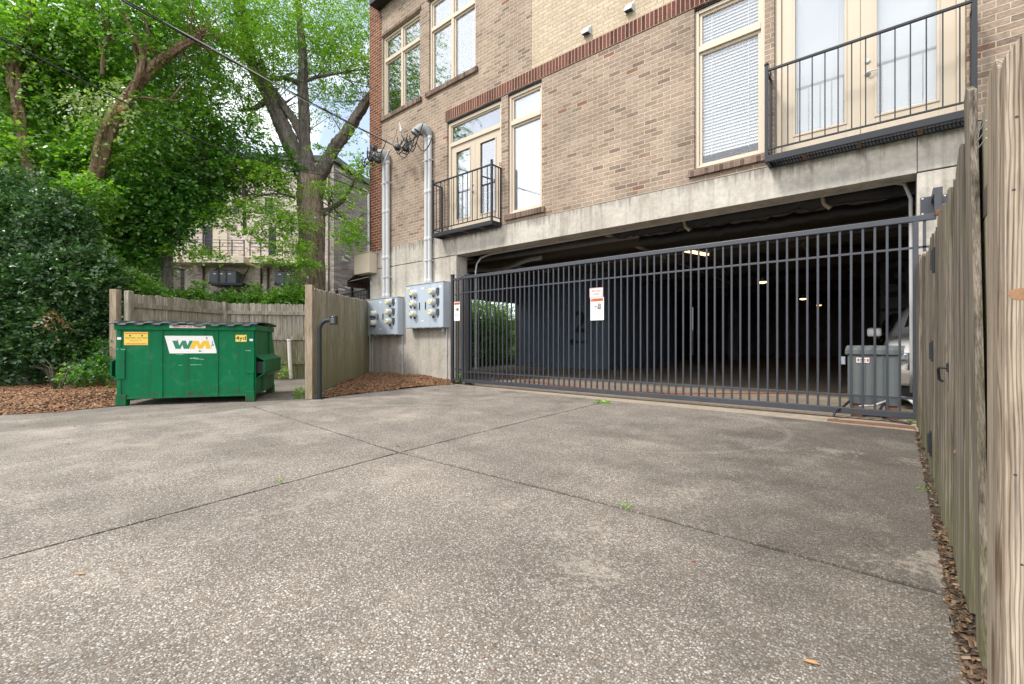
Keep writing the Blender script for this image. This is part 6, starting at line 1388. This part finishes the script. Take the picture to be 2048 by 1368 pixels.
shrub('weed', 'tiny green sprig at the driveway edge beside the grey fence', [cl(1848, 979, 2.93, 7, 6, 3)], M['leaf_bright'], 65, leaf=(.018, .004), spray=.03, cat='weed', stem=False)
shrub('weed', 'pale weed at the foot of the rear fence beside the white pipe', [cl(563, 745, 11.4, 10, 26, 12)], M['leaf_bright'], 66, leaf=(.06, .016), spray=.12, cat='weed', stem=False)
shrub('weed', 'weeds at the foot of the left enclosure post beside the dumpster', [cl(226, 770, 8.6, 9, 26, 12)], M['leaf_bright'], 67, leaf=(.05, .014), spray=.12, cat='weed', stem=False)
# hedge seen through the garage side opening
t = thing('hedge', (-13.2, 12.2, 0), 'sunlit hedge outside the garage side opening seen through the left of the gate', 'hedge')
leaves('foliage', M['leaf_mid'], [((-12.9, 10.8+i*.95, z), (.8, .8, .7), 420) for i in range(5) for z in (.5, 1.4, 1.95)], t, 70, leaf=(.08, .03), per=8, spray=.2, droop=.05, flat=.1, gap=.1)
# ---- small things lying on the driveway
def rock(px, py, s, col, label, seed):
    q = gp(px, py); rr_ = random.Random(seed); b = MB(); n_ = 8; vs = []
    for j in range(5):
        for k in range(n_): a = 2*math.pi*k/n_; f = math.sin(math.pi*(j+.5)/5)*rr_.uniform(.8, 1.15); vs.append((q.x+s*f*math.cos(a), q.y+s*f*math.sin(a)*.8, s*.55 - s*.6*math.cos(math.pi*(j+.5)/5)))
    b.add(vs, [(j*n_+k, j*n_+(k+1)%n_, (j+1)*n_+(k+1)%n_, (j+1)*n_+k) for j in range(4) for k in range(n_)] + [tuple(range(n_))[::-1], tuple(range(4*n_, 5*n_))])
    tag(b.build('pebble', simple('pebble_%d' % seed, col, .8)), label, 'stone')
def gp(px, py): d = FPX*CAM_H/(py-684); v = at(px, py, d); v.z = 0; return v
rock(1386, 1124, .010, (.26, .09, .05), 'reddish brown stone on the pale patch of the driveway', 1)
rock(794, 893, .018, (.22, .15, .10), 'small brown stone just behind the joint crossing', 2)
def leafobj(px, py, s, ang, label, col='leaf_dead'):
    q = gp(px, py); b = MB(); u = Vector((math.cos(ang), math.sin(ang), 0)); v = Vector((-u.y, u.x, 0))
    top_ = [q + u*s*a + v*s*c + Vector((0,0,.004+z*s)) for a, c, z in ((-1,0,0),(-.5,.32,.12),(.2,.36,.16),(1,0,.05),(.2,-.34,.13),(-.5,-.3,.10))] + [q+Vector((0,0,.004+.02*s))]
    b.add(top_, [(0,6,1),(1,6,2),(2,6,3),(3,6,4),(4,6,5),(5,6,0)], True); b.add([p - Vector((0,0,.0008)) for p in top_], [(1,6,0),(2,6,1),(3,6,2),(4,6,3),(5,6,4),(0,6,5)], True)
    b.tube([q-u*s*.95+Vector((0,0,.005)), q-u*s*1.25+Vector((0,0,.003))], .0008, 5)
    tag(b.build('fallen_leaf', LM if col == 'leaf_dead' else M[col]), label, 'leaf', 'fallen leaves on the driveway')
LM = simple('tan_leaf', (.42, .23, .09), .7, var=.3, scale=60)
leafobj(1624, 1328, .022, .2, 'tan oval leaf at the bottom of the driveway, the largest fallen leaf'); leafobj(1207, 1048, .012, 2.4, 'small brown leaf in front of the long joint'); leafobj(160, 1150, .018, .6, 'brown leaf on the lower left of the driveway'); leafobj(1010, 830, .03, .5, 'thin brown leaf lying near the back of the driveway')
